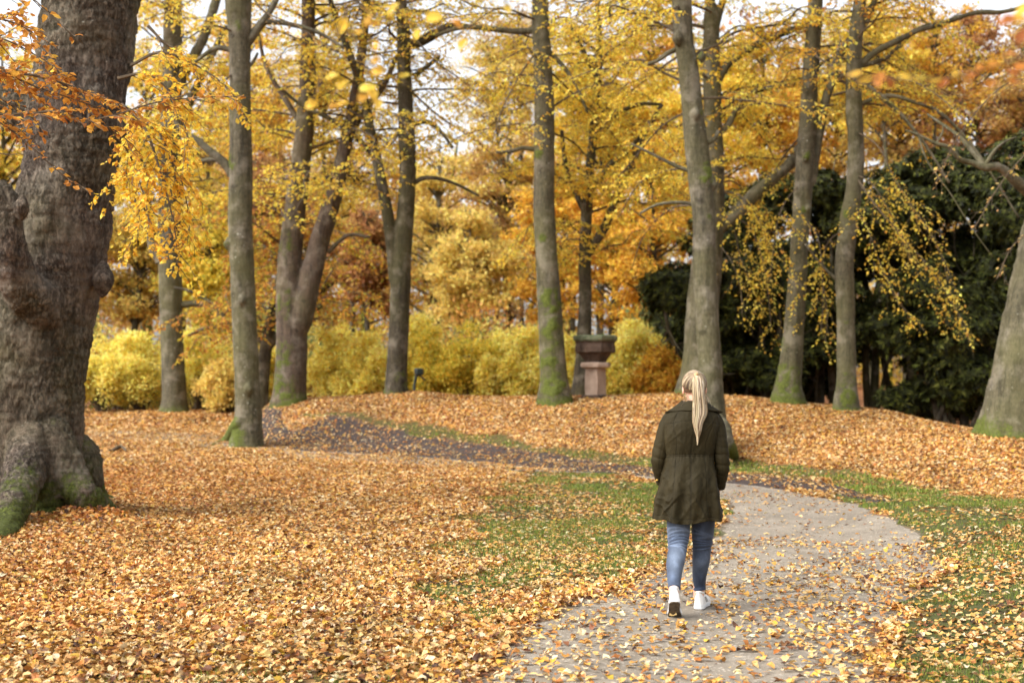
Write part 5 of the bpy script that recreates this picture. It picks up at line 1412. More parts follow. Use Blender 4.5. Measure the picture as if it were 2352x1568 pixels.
# body : capsules and ellipsoids merged into one continuous surface
caps = []
def capsule(pts, rad): caps.append((*resample(np.array(pts, float), rad, .02), 16))
def ellipsoid(c, r, tilt=0.0):
    t = np.linspace(-.995, .995, 15); z = np.sin(t * PI / 2); rr = np.cos(t * PI / 2)
    th = np.arange(24) / 24 * 2 * PI
    V = np.stack([c[0] + r[0] * rr[:, None] * np.cos(th), c[1] + r[1] * rr[:, None] * np.sin(th), c[2] + r[2] * z[:, None] + 0 * th], -1)
    ells.append(V)
ells = []
HC = W(2779, 1548) + [0, .02, 0]                     # head centre
ellipsoid(HC + [0, .0, .015], (.077, .094, .095)); ellipsoid(HC + [0, .035, -.045], (.058, .066, .072))   # skull, jaw
ellipsoid(HC + [0, .085, -.098], (.022, .018, .018))                                            # chin
ellipsoid(HC + [0, .102, -.028], (.013, .020, .024)); ellipsoid(HC + [0, .094, -.068], (.024, .010, .009))  # nose, lips
for s_ in (-1, 1):
    ellipsoid(HC + [s_ * .031, .087, .004], (.016, .009, .009)); ellipsoid(HC + [s_ * .080, -.002, -.022], (.010, .018, .031))   # eyes, ears
    ellipsoid(HC + [s_ * .040, .070, -.03], (.026, .02, .024))
hx = HC[0]
capsule([HC + [0, -.015, -.04], HC + [0, -.02, -.10], HC + [0, -.03, -.19]], [.052, .052, .060])
SH = W(2766, 1660); HIP = W(2762, 2010); WA = W(2756, 1830)
for dx in (-.05, .05):
    capsule([SH + [dx, .0, -.01], (SH + WA) / 2 + [dx, .02, 0], WA + [dx * .9, .03, 0], HIP + [dx * 1.2, 0, .08], HIP + [dx * 1.3, 0, .0]], [.075, .080, .070, .095, .10])
shl = [W(2678, 1690), W(2858, 1690)]
elb = [W(2648, 1850, .0), W(2886, 1852, .0)]
wri = [W(2655, 1932, .10), W(2872, 1944, .10)]
def hand(w, s_, fwd):
    """palm, four fingers of different length and a thumb, curled inside the pocket"""
    capsule([w, w + fwd * .04, w + fwd * .085], [.024, .030, .027])
    for q, (o_, L) in enumerate(((-.026, .066), (-.009, .076), (.009, .070), (.025, .056))):
        side = np.array([0, .55, .0]) * 0 + np.array([0, 1, 0]) * o_
        b0 = w + fwd * .085 + side
        k1 = b0 + fwd * L * .45; k2 = k1 + (fwd * .75 + np.array([-s_ * .5, 0, 0])) * L * .35; k3 = k2 + (fwd * .4 + np.array([-s_ * .8, 0, 0])) * L * .25
        capsule([b0 - fwd * .02, b0, k1, k2, k3], [.009, .009, .0088, .008, .0068])
    t0 = w + fwd * .03 + np.array([0, .025, 0])
    capsule([t0, t0 + fwd * .03 + [0, .022, 0], t0 + fwd * .06 + [-s_ * .006, .026, 0], t0 + fwd * .078 + [-s_ * .01, .02, 0]], [.013, .011, .0095, .0075])
for q, s_ in ((0, -1), (1, 1)):
    capsule([shl[q], (shl[q] + elb[q]) / 2, elb[q], (elb[q] + wri[q]) / 2, wri[q]], [.048, .044, .037, .033, .025])
    capsule([SH + [0, 0, 0], shl[q]], [.06, .05])
    hand(wri[q], s_, unit(np.array([-s_ * .34, .10, -.9])))
# legs  (left leg trailing with its heel lifted, right leg planted)
LEG = [
    dict(P=[W(2714, 2030, .0), W(2714, 2120, .0), W(2711, 2185, -.04), W(2701, 2250, -.13), W(2697, 2310, -.235), W(2694, 2372, -.34)], R=[.086, .079, .064, .061, .047, .037]),
    dict(P=[W(2812, 2030, .0), W(2812, 2120, .05), W(2807, 2185, .08), W(2803, 2245, .09), W(2797, 2310, .10), W(2792, 2386, .105)], R=[.086, .079, .064, .061, .047, .037]),
]
for lg in LEG:
    capsule(lg['P'], [r * .9 for r in lg['R']])
gz = tz(1.25, 10.2) + .0142
pR = math.radians(-36)
HEEL_L = np.array([1.112, 9.768, gz + .124]); HEEL_R = np.array([1.338, 10.245, gz + .001]); YAW_L, YAW_R = math.radians(-6), math.radians(-17)
def in_shoe(h, yaw, pitch, pts):
    A = np.array(Matrix.Translation(Vector(h)) @ Matrix.Rotation(yaw, 4, 'Z') @ Matrix.Rotation(pitch, 4, 'X'))
    return [A[:3, :3] @ np.array(q) + A[:3, 3] for q in pts]
for (h_, y_, p_, lg) in ((HEEL_L, YAW_L, pR, LEG[0]), (HEEL_R, YAW_R, 0.0, LEG[1])):
    q3 = in_shoe(h_, y_, p_, [(0, .055, .125), (0, .05, .075), (0, .11, .06), (0, .19, .048)])
    lg['P'][-1] = q3[0] + [0, 0, .0]
    capsule(q3, [.033, .025, .024, .020])
b = Buf()
for P, R, n in caps:
    T, U, Wv = frames(P); th = np.arange(n) / n * 2 * PI
    N = U[:, None] * np.cos(th)[None, :, None] + Wv[:, None] * np.sin(th)[None, :, None]
    V = P[:, None] + N * R[:, None, None]
    # rounded ends
    ends = lambda c, t, r, sgn: np.stack([c + t * sgn * r * math.sin(e) + N_ * r * math.cos(e) for e in (0.5, 1.0, 1.35) for N_ in [0]]) if False else None
    s0 = [P[0] - T[0] * R[0] * math.sin(e) + N[0] * R[0] * math.cos(e) for e in (1.45, 1.0, .5)]
    s1 = [P[-1] + T[-1] * R[-1] * math.sin(e) + N[-1] * R[-1] * math.cos(e) for e in (.5, 1.0, 1.45)]
    ells.append(np.concatenate([np.array(s0), V, np.array(s1)]))
for V in ells:
    K, n = V.shape[:2]; i = np.arange(K - 1)[:, None]; j = np.arange(n)[None, :]; j2 = (j + 1) % n
    f = np.stack([i * n + j, i * n + j2, (i + 1) * n + j2, (i + 1) * n + j], -1).reshape(-1, 4)
    Vf = np.vstack([V.reshape(-1, 3), V[0].mean(0), V[-1].mean(0)]); jj = np.arange(n)
    f3 = np.vstack([np.stack([(jj + 1) % n, jj, np.full(n, K * n)], -1), np.stack([(K - 1) * n + jj, (K - 1) * n + (jj + 1) % n, np.full(n, K * n + 1)], -1)])
    b.add(Vf, f4=f, f3=f3)
V, N, f4, f3 = bake_remesh(b.build('tmp', []), .0045, 2)
b = Buf(); b.add(V, f4=f4, f3=f3); wpart(b, 'body', M_SKIN)

# --- jeans
def mat_denim():
    m, nt, out = new_mat('blue_denim'); k = NT(nt)
    tc = k.n('ShaderNodeTexCoord').outputs['Object']
    a = k.n('ShaderNodeAttribute', attribute_name='Col').outputs['Color']
    mp = k.n('ShaderNodeMapping'); mp.inputs['Scale'].default_value = (1, 1, .12); k.l(tc, mp.inputs['Vector'])
    st_ = k.noise(420, 2, .5, mp.outputs[0]); n2 = k.noise(16, 4, .6, tc)
    c = k.mix(1.0, a, k.ramp(st_, [(.3, .82), (.7, 1.15)]), 'MULTIPLY')
    c = k.mix(1.0, c, k.ramp(n2, [(.3, .86), (.7, 1.1)]), 'MULTIPLY')
    p = k.n('ShaderNodeBsdfPrincipled', i_Roughness=.85); p.inputs['Specular IOR Level'].default_value = .2
    p.inputs['Sheen Weight'].default_value = .15
    k.l(c, p.inputs['Base Color'])
    b = k.n('ShaderNodeBump'); b.inputs['Strength'].default_value = .3; b.inputs['Distance'].default_value = .002
    k.l(k.math('ADD', st_, n2), b.inputs['Height']); k.l(b.outputs[0], p.inputs['Normal']); k.l(p.outputs[0], out.inputs[0]); return m
b = Buf()
def creases(z, zc, amp, n, wd, ph, th, tilt):
    """raised folds round a joint"""
    d = 0
    for q in range(n):
        zz_ = zc + (q - (n - 1) / 2) * wd * (1 + .2 * math.sin(q * 2.1 + ph))
        ang = zz_ + tilt * np.sin(th + ph + q * .7) * wd * .9
        d = d + amp * np.exp(-((z - ang) / (wd * .30)) ** 2) * (.55 + .45 * np.cos(th - (-PI / 2) + .6 * math.sin(q * 3.3 + ph)))
    return d
for li, lg in enumerate(LEG):
    P, R = resample(np.array(lg['P']) , lg['R'], .0045)
    cut = np.searchsorted(-P[:, 2], -(P[-1][2] + .006)); P, R = P[:cut], R[:cut]
    n = 56
    T, U, Wv = frames(P)
    th = np.arange(n) / n * 2 * PI
    N = U[:, None] * np.cos(th)[None, :, None] + Wv[:, None] * np.sin(th)[None, :, None]
    # angle seen from behind
    tb = np.arctan2(N[..., 1], N[..., 0])
    z = P[:, 2][:, None] - terrain(P[:1, 0], P[:1, 1])[0]
    kz = P[0, 2] * 0 + W(0, 2182)[2]
    az = W(0, 2362 if li == 0 else 2372)[2]
    zr = P[:, 2][:, None]
    d = creases(zr, kz + .012, .0075, 5 if li == 0 else 4, .016, li * 1.7, tb, 1.1)
    d = d + creases(zr, kz + .075, .003, 3, .026, 2 + li, tb, 1.4)
    d = d + creases(zr, az + .018, .0045, 4, .011, 4 + li, tb, .8)
    q_ = (P[:, None] + N * R[:, None, None]).reshape(-1, 3)
    d = d + fbm(q_ * [14, 14, 9], 3, 60 + li).reshape(d.shape) * .0022
    calf = .010 * np.exp(-((zr - W(0, 2240)[2]) / .07) ** 2) * np.clip(-np.sin(tb), 0, 1)
    r = R[:, None] + d + calf + .002
    hem = np.clip((zr - P[-1, 2]) / .012, 0, 1); r = r + .0022 * (hem < .9)
    V = P[:, None] + N * r[..., None]
    K = len(P); i = np.arange(K - 1)[:, None]; j = np.arange(n)[None, :]; j2 = (j + 1) % n
    f = np.stack([i * n + j, i * n + j2, (i + 1) * n + j2, (i + 1) * n + j], -1).reshape(-1, 4)
    Vi = P[-1] + N[-1] * (R[-1] - .004)   # turned-in hem
    Vi2 = Vi - T[-1] * .03
    V = np.vstack([V.reshape(-1, 3), Vi, Vi2]); jj = np.arange(n)
    f = np.vstack([f, np.stack([(K - 1) * n + jj, (K - 1) * n + (jj + 1) % n, K * n + (jj + 1) % n, K * n + jj], -1),
                   np.stack([K * n + jj, K * n + (jj + 1) % n, (K + 1) * n + (jj + 1) % n, (K + 1) * n + jj], -1)])
    # paler thighs / calves, side seams; crease shade and lit left / shaded right leg painted in
    base_c = np.array(srgb(80, 93, 116)); pale_c = np.array(srgb(146, 161, 184)); dark = np.array(srgb(38, 46, 64))
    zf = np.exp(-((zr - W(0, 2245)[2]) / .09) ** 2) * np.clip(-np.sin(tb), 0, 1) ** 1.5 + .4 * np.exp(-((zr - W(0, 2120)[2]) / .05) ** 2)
    if li == 1: base_c = np.array(srgb(50, 60, 80)); zf = zf * .35  # right leg's shade painted as a darker base, less pale calf
    c = base_c * (1 - zf[..., None] * .9) + pale_c * zf[..., None] * .9
    cr = np.clip(-(d - .002) / .002, 0, 1)[..., None]  # painted shade between the raised folds
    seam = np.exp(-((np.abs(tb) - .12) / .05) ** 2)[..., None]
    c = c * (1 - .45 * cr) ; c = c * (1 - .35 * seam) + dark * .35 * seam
    c = np.vstack([c.reshape(-1, 3), np.tile(base_c, (2 * n, 1))])
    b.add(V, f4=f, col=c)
# hips under the coat
P, R = resample([W(2762, 1930), W(2762, 1990), W(2763, 2040)], [.135, .145, .10], .02)
tube(b, P, R, 40, col=srgb(56, 66, 88))
tube(b, P[::-1], R[::-1], 40, col=srgb(56, 66, 88))
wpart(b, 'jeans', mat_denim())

# --- coat
def mat_coat():
    m, nt, out = new_mat('olive_cotton'); k = NT(nt)
    tc = k.n('ShaderNodeTexCoord').outputs['Object']
    n1 = k.noise(4, 4, .6, tc); n2 = k.noise(22, 4, .6, tc, .6); n3 = k.noise(300, 2, .5, tc)
    a = k.n('ShaderNodeAttribute', attribute_name='Col').outputs['Color']
    c = k.mix(k.ramp(n1, [(.3, 0), (.7, 1)]), srgb(35, 30, 14), srgb(48, 41, 21))
    c = k.mix(1.0, c, a, 'MULTIPLY')
    p = k.n('ShaderNodeBsdfPrincipled', i_Roughness=.75); p.inputs['Specular IOR Level'].default_value = .18
    k.l(c, p.inputs['Base Color'])
    b = k.n('ShaderNodeBump'); b.inputs['Strength'].default_value = .5; b.inputs['Distance'].default_value = .012
    k.l(k.math('ADD', n2, k.math('MULTIPLY', n3, .06)), b.inputs['Height']); k.l(b.outputs[0], p.inputs['Normal']); k.l(p.outputs[0], out.inputs[0]); return m
M_COAT = mat_coat()
# rows: photo row, left edge, right edge, half depth, depth shift
ROWS = [(1618, 2742, 2812, .068, .0), (1628, 2722, 2832, .080, .0), (1638, 2698, 2850, .092, .0), (1650, 2672, 2866, .104, .0), (1664, 2660, 2876, .114, .0), (1690, 2655, 2876, .126, .0), (1730, 2654, 2870, .132, .0),
        (1780, 2656, 2860, .132, 0), (1817, 2657, 2853, .130, 0), (1860, 2652, 2856, .138, 0), (1920, 2642, 2862, .150, 0), (1990, 2628, 2872, .160, 0), (2040, 2619, 2880, .166, 0), (2072, 2614, 2884, .168, 0)]
ra = np.array(ROWS, float); nz, nth = 300, 280
rows_y = np.linspace(ROWS[0][0], ROWS[-1][0], nz)
Lx = np.interp(rows_y, ra[:, 0], ra[:, 1]); Rx = np.interp(rows_y, ra[:, 0], ra[:, 2]); HD = np.interp(rows_y, ra[:, 0], ra[:, 3])
ker = np.ones(9) / 9
sm_ = lambda a: np.convolve(np.pad(a, 4, 'edge'), ker, 'valid')
Lx, Rx, HD = sm_(Lx), sm_(Rx), sm_(HD)
th = np.arange(nth) / nth * 2 * PI
cX = (Lx + Rx) / 2; hwid = (Rx - Lx) / 2 * kw_
cen = np.array([W(cX[i], rows_y[i]) for i in range(nz)])
cs, sn = np.cos(th), np.sin(th)
ex = .8
sx_ = np.sign(cs) * np.abs(cs) ** ex; sy_ = np.sign(sn) * np.abs(sn) ** ex
Z = cen[:, 2][:, None] + 0 * th
X = cen[:, 0][:, None] + hwid[:, None] * sx_
Y = cen[:, 1][:, None] + HD[:, None] * sy_
# back contour: shoulder blades out, small of the back in
tback = np.clip(-sn, 0, 1)[None, :]
yy_ = rows_y[:, None]
Y = Y + tback * (-.012 * np.exp(-((yy_ - 1700) / 45) ** 2) + .014 * np.exp(-((yy_ - 1815) / 40) ** 2) - .022 * np.exp(-((yy_ - 1950) / 70) ** 2))
# cloth folds
u = th[None, :] * np.ones((nz, 1))
low = smooth((yy_ - 1820) / 230)
fold = low * (.012 * np.sin(u * 9 + .6 * np.sin(yy_ / 60) + 1.0) + .008 * np.sin(u * 15 + 2 + yy_ / 90)) + .0
q_ = np.stack([X, Y, Z], -1).reshape(-1, 3)
fold = fold + (fbm(q_ * [9, 9, 4.0], 4, 81).reshape(X.shape)) * .009
dg1 = np.stack([q_[:, 0] * 16 + q_[:, 2] * 11, q_[:, 1] * 8, q_[:, 2] * 5 - q_[:, 0] * 7], 1)
fold = fold + np.clip(1 - np.abs(fbm(dg1 * .45, 3, 83).reshape(X.shape)) * 3.2, 0, 1) * .010 * (.35 + .65 * low)
dg2 = np.stack([q_[:, 0] * 14 - q_[:, 2] * 12, q_[:, 1] * 8, q_[:, 2] * 5 + q_[:, 0] * 7], 1)
fold = fold + np.clip(1 - np.abs(fbm(dg2 * .42, 3, 84).reshape(X.shape)) * 3.2, 0, 1) * .009 * (.4 + .6 * low)
# waist gathering under the drawstring
ga = np.exp(-((yy_ - 1822) / 14) ** 2)
fold = fold + ga * .0014 * np.sin(u * 46 + 2 * np.sin(u * 7))
shade = np.ones_like(X)
def seam_line(dist, w=1.3, depth=.002, dk=.35):
    global fold, shade
    g = np.exp(-(dist / w) ** 2)
    fold = fold - depth * g; shade = shade * (1 - dk * g)
waist_row = 1817 + 5 * np.abs(np.cos(u)) * 1.0
seam_line(yy_ - waist_row + 4); seam_line(yy_ - waist_row - 4)
fold = fold - .003 * np.exp(-((yy_ - waist_row) / 11) ** 2)
yoke = 1680 + 14 * np.clip(np.abs(X - cen[:, 0][:, None]) / .17, 0, 1) ** 2
seam_line((yy_ - yoke) + (sn[None, :] > 0) * 1000)
xoff = (X - cen[:, 0][:, None]) / kw_
back = (sn[None, :] > -.05) * 1000.0
seam_line(xoff + back, w=1.6, depth=.003); 
seam_line(np.abs(xoff) - (52 + (yy_ - 1700) * .05 + 26 * np.exp(-((yy_ - 1690) / 50) ** 2)) + back, w=1.5, depth=.003)
seam_line(yy_ - 2056 + 3 * np.sin(u * 2), w=1.2, depth=.002, dk=.4)
nx_ = cs[None, :] / np.maximum(hwid[:, None], .01); ny_ = sn[None, :] / np.maximum(HD[:, None], .01); nl = np.hypot(nx_, ny_)
X = X + fold * nx_ / nl; Y = Y + fold * ny_ / nl
# hem dips at the centre back, lifts at the side vents
hemk = smooth((yy_ - 1980) / 95)
dz = -.018 * np.clip(-sn, 0, 1) ** 1.2 + .012 * np.sin(u * 5 + .7) + .03 * np.exp(-((((u - 3.45) + PI) % (2 * PI) - PI) / .10) ** 2)
Z = Z + hemk * dz
V = np.stack([X, Y, Z], -1)
cenr = np.stack([cen[:, 0][:, None] + 0 * u, cen[:, 1][:, None] + 0 * u, Z], -1)
Vi = cenr + (V - cenr) * .975                      # lining
Vall = np.concatenate([V, Vi[::-1]], 0)
K = len(Vall); i = np.arange(K - 1)[:, None]; j = np.arange(nth)[None, :]; j2 = (j + 1) % nth
f = np.stack([i * nth + j2, i * nth + j, (i + 1) * nth + j, (i + 1) * nth + j2], -1).reshape(-1, 4)
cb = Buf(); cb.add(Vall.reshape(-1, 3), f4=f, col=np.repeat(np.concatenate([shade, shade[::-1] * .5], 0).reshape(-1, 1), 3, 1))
# sleeves
for s_, ctl in ((-1, [(2700, 1668, .052, 0), (2678, 1682, .060, 0), (2661, 1718, .062, -.005), (2648, 1770, .058, -.012), (2637, 1820, .055, -.010), (2634, 1850, .052, .0), (2638, 1885, .048, .03), (2644, 1910, .045, .06), (2648, 1928, .043, .08)]),
                (1, [(2838, 1668, .052, 0), (2858, 1682, .060, 0), (2872, 1718, .062, -.005), (2880, 1770, .060, -.012), (2886, 1825, .057, -.010), (2887, 1860, .055, .0), (2884, 1895, .050, .03), (2880, 1925, .046, .06), (2876, 1948, .044, .085)])):
    P, R = resample([W(a, b_, d) for a, b_, r, d in ctl], [r * .95 for a, b_, r, d in ctl], .004)
    n = 72; T, U, Wv = frames(P); th2 = np.arange(n) / n * 2 * PI
    N = U[:, None] * np.cos(th2)[None, :, None] + Wv[:, None] * np.sin(th2)[None, :, None]
    tb = np.arctan2(N[..., 1], N[..., 0] * s_)
    q2 = (P[:, None] + N * R[:, None, None]).reshape(-1, 3)
    Lc = np.concatenate([[0], np.cumsum(np.linalg.norm(np.diff(P, axis=0), axis=1))]); Lc = (Lc / Lc[-1])[:, None]
    # diagonal compression folds at the elbow and cuff
    ph = Lc * 44 + tb * (1.2 if s_ < 0 else -1.1) + 1.6 * fbm(q2 * 9, 2, 90).reshape(tb.shape)
    ek = np.exp(-((Lc - .62) / .2) ** 2) + .8 * smooth((Lc - .8) / .15) + .35
    ph = ph * .62
    d = (np.abs(np.sin(ph)) ** .7 - .6) * .0055 * ek * smooth(.9 + 1.2 * fbm(q2 * 7, 2, 95).reshape(tb.shape)) + fbm(q2 * [9, 9, 6], 3, 91 + s_).reshape(tb.shape) * .005
    sh = np.ones_like(d)
    g = np.exp(-((tb + PI / 2) / .045) ** 2); d = d - g * .0025; sh = sh * (1 - .4 * g)
    g = np.exp(-((Lc - .955) / .006) ** 2); d = d - g * .003; sh = sh * (1 - .5 * g)
    r = R[:, None] + d
    V = P[:, None] + N * r[..., None]
    V2 = P[-1] + N[-1] * (R[-1] - .006); V3 = V2 - T[-1] * .04
    K = len(P); i = np.arange(K - 1)[:, None]; j = np.arange(n)[None, :]; j2 = (j + 1) % n
    f = np.stack([i * n + j, i * n + j2, (i + 1) * n + j2, (i + 1) * n + j], -1).reshape(-1, 4); jj = np.arange(n)
    f = np.vstack([f] + [np.stack([(K - 1 + q) * n + jj, (K - 1 + q) * n + (jj + 1) % n, (K + q) * n + (jj + 1) % n, (K + q) * n + jj], -1) for q in (0, 1)])
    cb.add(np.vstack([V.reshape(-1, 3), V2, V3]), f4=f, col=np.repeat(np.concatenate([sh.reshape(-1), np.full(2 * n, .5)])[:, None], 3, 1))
# pocket flaps where the hands go in
coat = wpart(cb, 'coat', M_COAT)
def cpart(buf, name, mats, smooth_=True):
    o = buf.build(name, mats, coat, smooth_=smooth_); o.matrix_parent_inverse = Matrix.Identity(4); return o
# the coat's children keep world-built vertices: same inverse chain as the coat itself
# collar: a folded band standing round the neck, its points reaching over the shoulders
kb = Buf(); n = 120; th3 = np.arange(n) / n * 2 * PI
prof = [(-.004, 0.0), (.000, .022), (.006, .036), (.016, .036), (.028, .020), (.044, .0), (.060, -.016), (.072, -.026), (.070, -.031), (.054, -.022), (.030, .004), (.008, .002)]
cx0 = W(2776, 1622); rings = []
for (rr, zz_) in prof:
    wx = .068 + rr * 1.30; wy = .070 + rr * .62
    spread = np.abs(np.cos(th3)) ** 2
    xx = cx0[0] + wx * np.cos(th3) * (1 + .30 * spread * (rr > .02) * (rr / .07))
    yy = cx0[1] + .004 + wy * np.sin(th3)
    zq = cx0[2] + zz_ * (1 + .15 * np.sin(th3 * 3)) - .020 * spread * (rr > .02) * (rr / .07) + .0015 * np.sin(th3 * 11) - .012 * np.clip(np.sin(th3), 0, 1)
    rings.append(np.stack([xx, yy, zq], -1))
V = np.array(rings); K = len(rings); i = np.arange(K)[:, None]; j = np.arange(n)[None, :]; j2 = (j + 1) % n; i2 = (i + 1) % K
f = np.stack([i * n + j2, i * n + j, i2 * n + j, i2 * n + j2], -1).reshape(-1, 4)
kb.add(V.reshape(-1, 3), f4=f, col=(1.1, 1.1, 1.1)); cpart(kb, 'collar', M_COAT)
M_BRASS = mat_simple('brass_button', srgb(190, 150, 70), srgb(220, 180, 96), 60, .35, 0, .5, metal=.8)
bb = Buf(); c0 = W(2629, 1919, -.0); prism(bb, c0, [(.004, -.006), (.008, -.004), (.008, .004), (.004, .006)], 10); cpart(bb, 'button', M_BRASS)

# --- shoes
M_WHITE = mat_simple('white_leather', srgb(214, 212, 208), srgb(232, 230, 226), 30, .5, .12, .4)
M_RUB = mat_simple('white_rubber', srgb(205, 205, 204), srgb(226, 226, 226), 30, .6, .1, .4)
M_SOLE = mat_simple('worn_outsole', srgb(74, 64, 54), srgb(120, 106, 90), 26, .9, 1.0, .2, bscale=60)
M_GREY = mat_simple('grey_stripe', srgb(112, 112, 108), srgb(134, 134, 128), 60, .5, .1, .4)
def shoe(heel, yaw, pitch, label):
    """heel: centre of the heel bottom edge; shoe points +Y before yaw; pitch lifts the heel"""
    Mx = Matrix.Translation(Vector(heel)) @ Matrix.Rotation(yaw, 4, 'Z') @ Matrix.Rotation(pitch, 4, 'X')
    def tf(V): 
        A = np.array(Mx); return V @ A[:3, :3].T + A[:3, 3]
    ln = .262
    def outline(t):   # half widths along the foot
        wl = np.interp(t, [0, .04, .12, .3, .5, .7, .85, .95, 1], [.012, .028, .034, .033, .034, .044, .042, .028, .008])
        return wl
    def curve(t): return np.interp(t, [0, .4, .7, 1], [0, -.004, .0, .004])
    toe = lambda t: .012 * smooth((t - .75) / .25)
    ts = (1 - np.cos(np.linspace(0, PI, 40))) / 2
    def slab(z0, z1, grow, mat, name):
        b = Buf(); rows = []
        for t in ts:
            w = outline(t) + grow; y = (t - .0) * ln + (grow if t > .5 else -grow) * (abs(t - .5) * 2) ** 4
            x0 = curve(t)
            rows.append([[x0 - w, y, z0 + toe(t)], [x0 - w * 1.01, y, (z0 + z1) / 2 + toe(t)], [x0 - w * .97, y, z1 + toe(t)], [x0, y, z1 + toe(t)], [x0 + w * .97, y, z1 + toe(t)], [x0 + w * 1.01, y, (z0 + z1) / 2 + toe(t)], [x0 + w, y, z0 + toe(t)], [x0, y, z0 + toe(t)]])
        V = np.array(rows); K, n = V.shape[:2]
        i = np.arange(K - 1)[:, None]; j = np.arange(n)[None, :]; j2 = (j + 1) % n
        f = np.stack([i * n + j, i * n + j2, (i + 1) * n + j2, (i + 1) * n + j], -1).reshape(-1, 4)
        Vv = np.vstack([V.reshape(-1, 3), V[0].mean(0), V[-1].mean(0)]); jj = np.arange(n)
        f3 = np.vstack([np.stack([(jj + 1) % n, jj, np.full(n, K * n)], -1), np.stack([(K - 1) * n + jj, (K - 1) * n + (jj + 1) % n, np.full(n, K * n + 1)], -1)])
        b.add(tf(Vv), f4=f[:, ::-1], f3=f3[:, ::-1]); return b
    sh_root = slab(.006, .034, .006, M_RUB, 'shoe')
    # upper as loft of arches
    b = Buf(); n = 26; rows = []
    hts = lambda t: np.interp(t, [0, .05, .15, .30, .42, .55, .7, .85, .95, 1], [.080, .094, .094, .084, .086, .072, .056, .043, .030, .012])
    A = np.linspace(0, PI, n)
    for t in ts:
        w = outline(t) + .003; h = hts(t); y = t * ln
        pinch = np.interp(t, [0, .3, .45, 1], [.80, .80, .86, 1])
        zz_ = np.sin(A) ** .8; xx = np.cos(A) * (1 - (1 - pinch) * zz_ ** 1.5)
        rows.append(np.stack([curve(t) + w * xx, y + 0 * A, .033 + toe(t) + h * zz_], -1))
    V = np.array(rows); K = len(ts)
    op = (ts > .05) & (ts < .36)
    V[op, :, 2] = np.minimum(V[op, :, 2], (.033 + .076 + .018 * np.abs(ts[op] - .2) / .16)[:, None])   # opening dips round the ankle
    i = np.arange(K - 1)[:, None]; j = np.arange(n - 1)[None, :]
    f = np.stack([i * n + j, i * n + j + 1, (i + 1) * n + j + 1, (i + 1) * n + j], -1).reshape(-1, 4)
    nV = K * n
    Vc = np.vstack([V.reshape(-1, 3), [V[0, :, 0].mean(), V[0, 0, 1] - .003, V[0, :, 2].min() + .002], [V[-1, :, 0].mean(), V[-1, 0, 1], V[-1, :, 2].min() + .001]])
    ja = np.arange(n - 1)
    f3 = np.vstack([np.stack([ja + 1, ja, np.full(n - 1, nV)], -1), np.stack([(K - 1) * n + ja, (K - 1) * n + ja + 1, np.full(n - 1, nV + 1)], -1)])
    b.add(tf(Vc), f4=f, f3=f3)
    up_ = b.build('shoe', M_WHITE, wroot); up_.matrix_parent_inverse = winv; up_['label'] = label
    def sp(buf, name, mat, smooth_=False):
        o = buf.build(name, mat, up_, smooth_=smooth_); o.matrix_parent_inverse = Matrix.Identity(4)
    sp(sh_root, 'midsole', M_RUB); sp(slab(-.001, .006, .003, M_SOLE, 'o'), 'outsole', M_SOLE)
    # heel tab, rolled collar, laces, three stripes each side
    cbuf = Buf(); ring = []
    for a in np.linspace(0, 2 * PI, 25)[:-1]:
        ring.append([.026 * math.cos(a), .2 * ln + .042 * math.sin(a), .108 + .014 * (-math.sin(a)) * (math.sin(a) < 0) + .004])
    ring.append(ring[0]); tube(cbuf, tf(np.array(ring)), np.full(len(ring), .0085), 8); sp(cbuf, 'ankle_collar', M_WHITE, True)
    lb = Buf()
    for q in range(5):
        t = .42 + q * .055; zq = .033 + hts(t) + .002
        tube(lb, tf(np.array([[-.020, t * ln, zq - .012], [-.010, t * ln + .004, zq], [0, t * ln + .006, zq + .002], [.010, t * ln + .004, zq], [.020, t * ln, zq - .012]])), np.full(5, .0025), 6)
    for s_ in (-1, 1):
        tube(lb, tf(np.array([[0, .42 * ln, .118], [s_ * .018, .40 * ln, .132], [s_ * .03, .38 * ln, .122], [s_ * .012, .41 * ln, .116]])), np.full(4, .002), 6)
    sp(lb, 'lace', M_WHITE, True)
    for s_ in (-1, 1):
        for q in range(3):
            stb = Buf(); rows = []
            for e in np.linspace(0, 1, 9):
                t0 = .36 + q * .065 + .10 * (1 - e) * 1.0
                hh = .006 + e * .040
                for tt in (t0, t0 + .028):
                    w = outline(tt) + .003; h = hts(tt); pin = np.interp(tt, [0, .3, .45, 1], [.80, .80, .86, 1])
                    zr = min(hh / h, .97); Aa = math.asin(zr ** 1.25); zn = zr
                    rows.append([curve(tt) + s_ * (w * math.cos(Aa) * (1 - (1 - pin) * zn ** 1.5) + .0018), tt * ln, .033 + toe(tt) + hh])
            V = np.array(rows); m = len(V) // 2; ii = np.arange(m - 1)
            V2 = V - np.array([s_ * .003, 0, 0])
            ff = np.vstack([np.stack([2 * ii, 2 * ii + 1, 2 * ii + 3, 2 * ii + 2], -1), np.stack([2 * ii, 2 * ii + 2, 2 * ii + 2 + 2 * m, 2 * ii + 2 * m], -1), np.stack([2 * ii + 1, 2 * ii + 3, 2 * ii + 3 + 2 * m, 2 * ii + 1 + 2 * m], -1)])
            stb.add(tf(np.vstack([V, V2])), f4=ff); sp(stb, 'stripe', M_GREY)
shoe(HEEL_L, YAW_L, pR, 'left white trainer with lifted heel and brown sole showing')
shoe(HEEL_R, YAW_R, 0.0, 'right white trainer flat on the path')

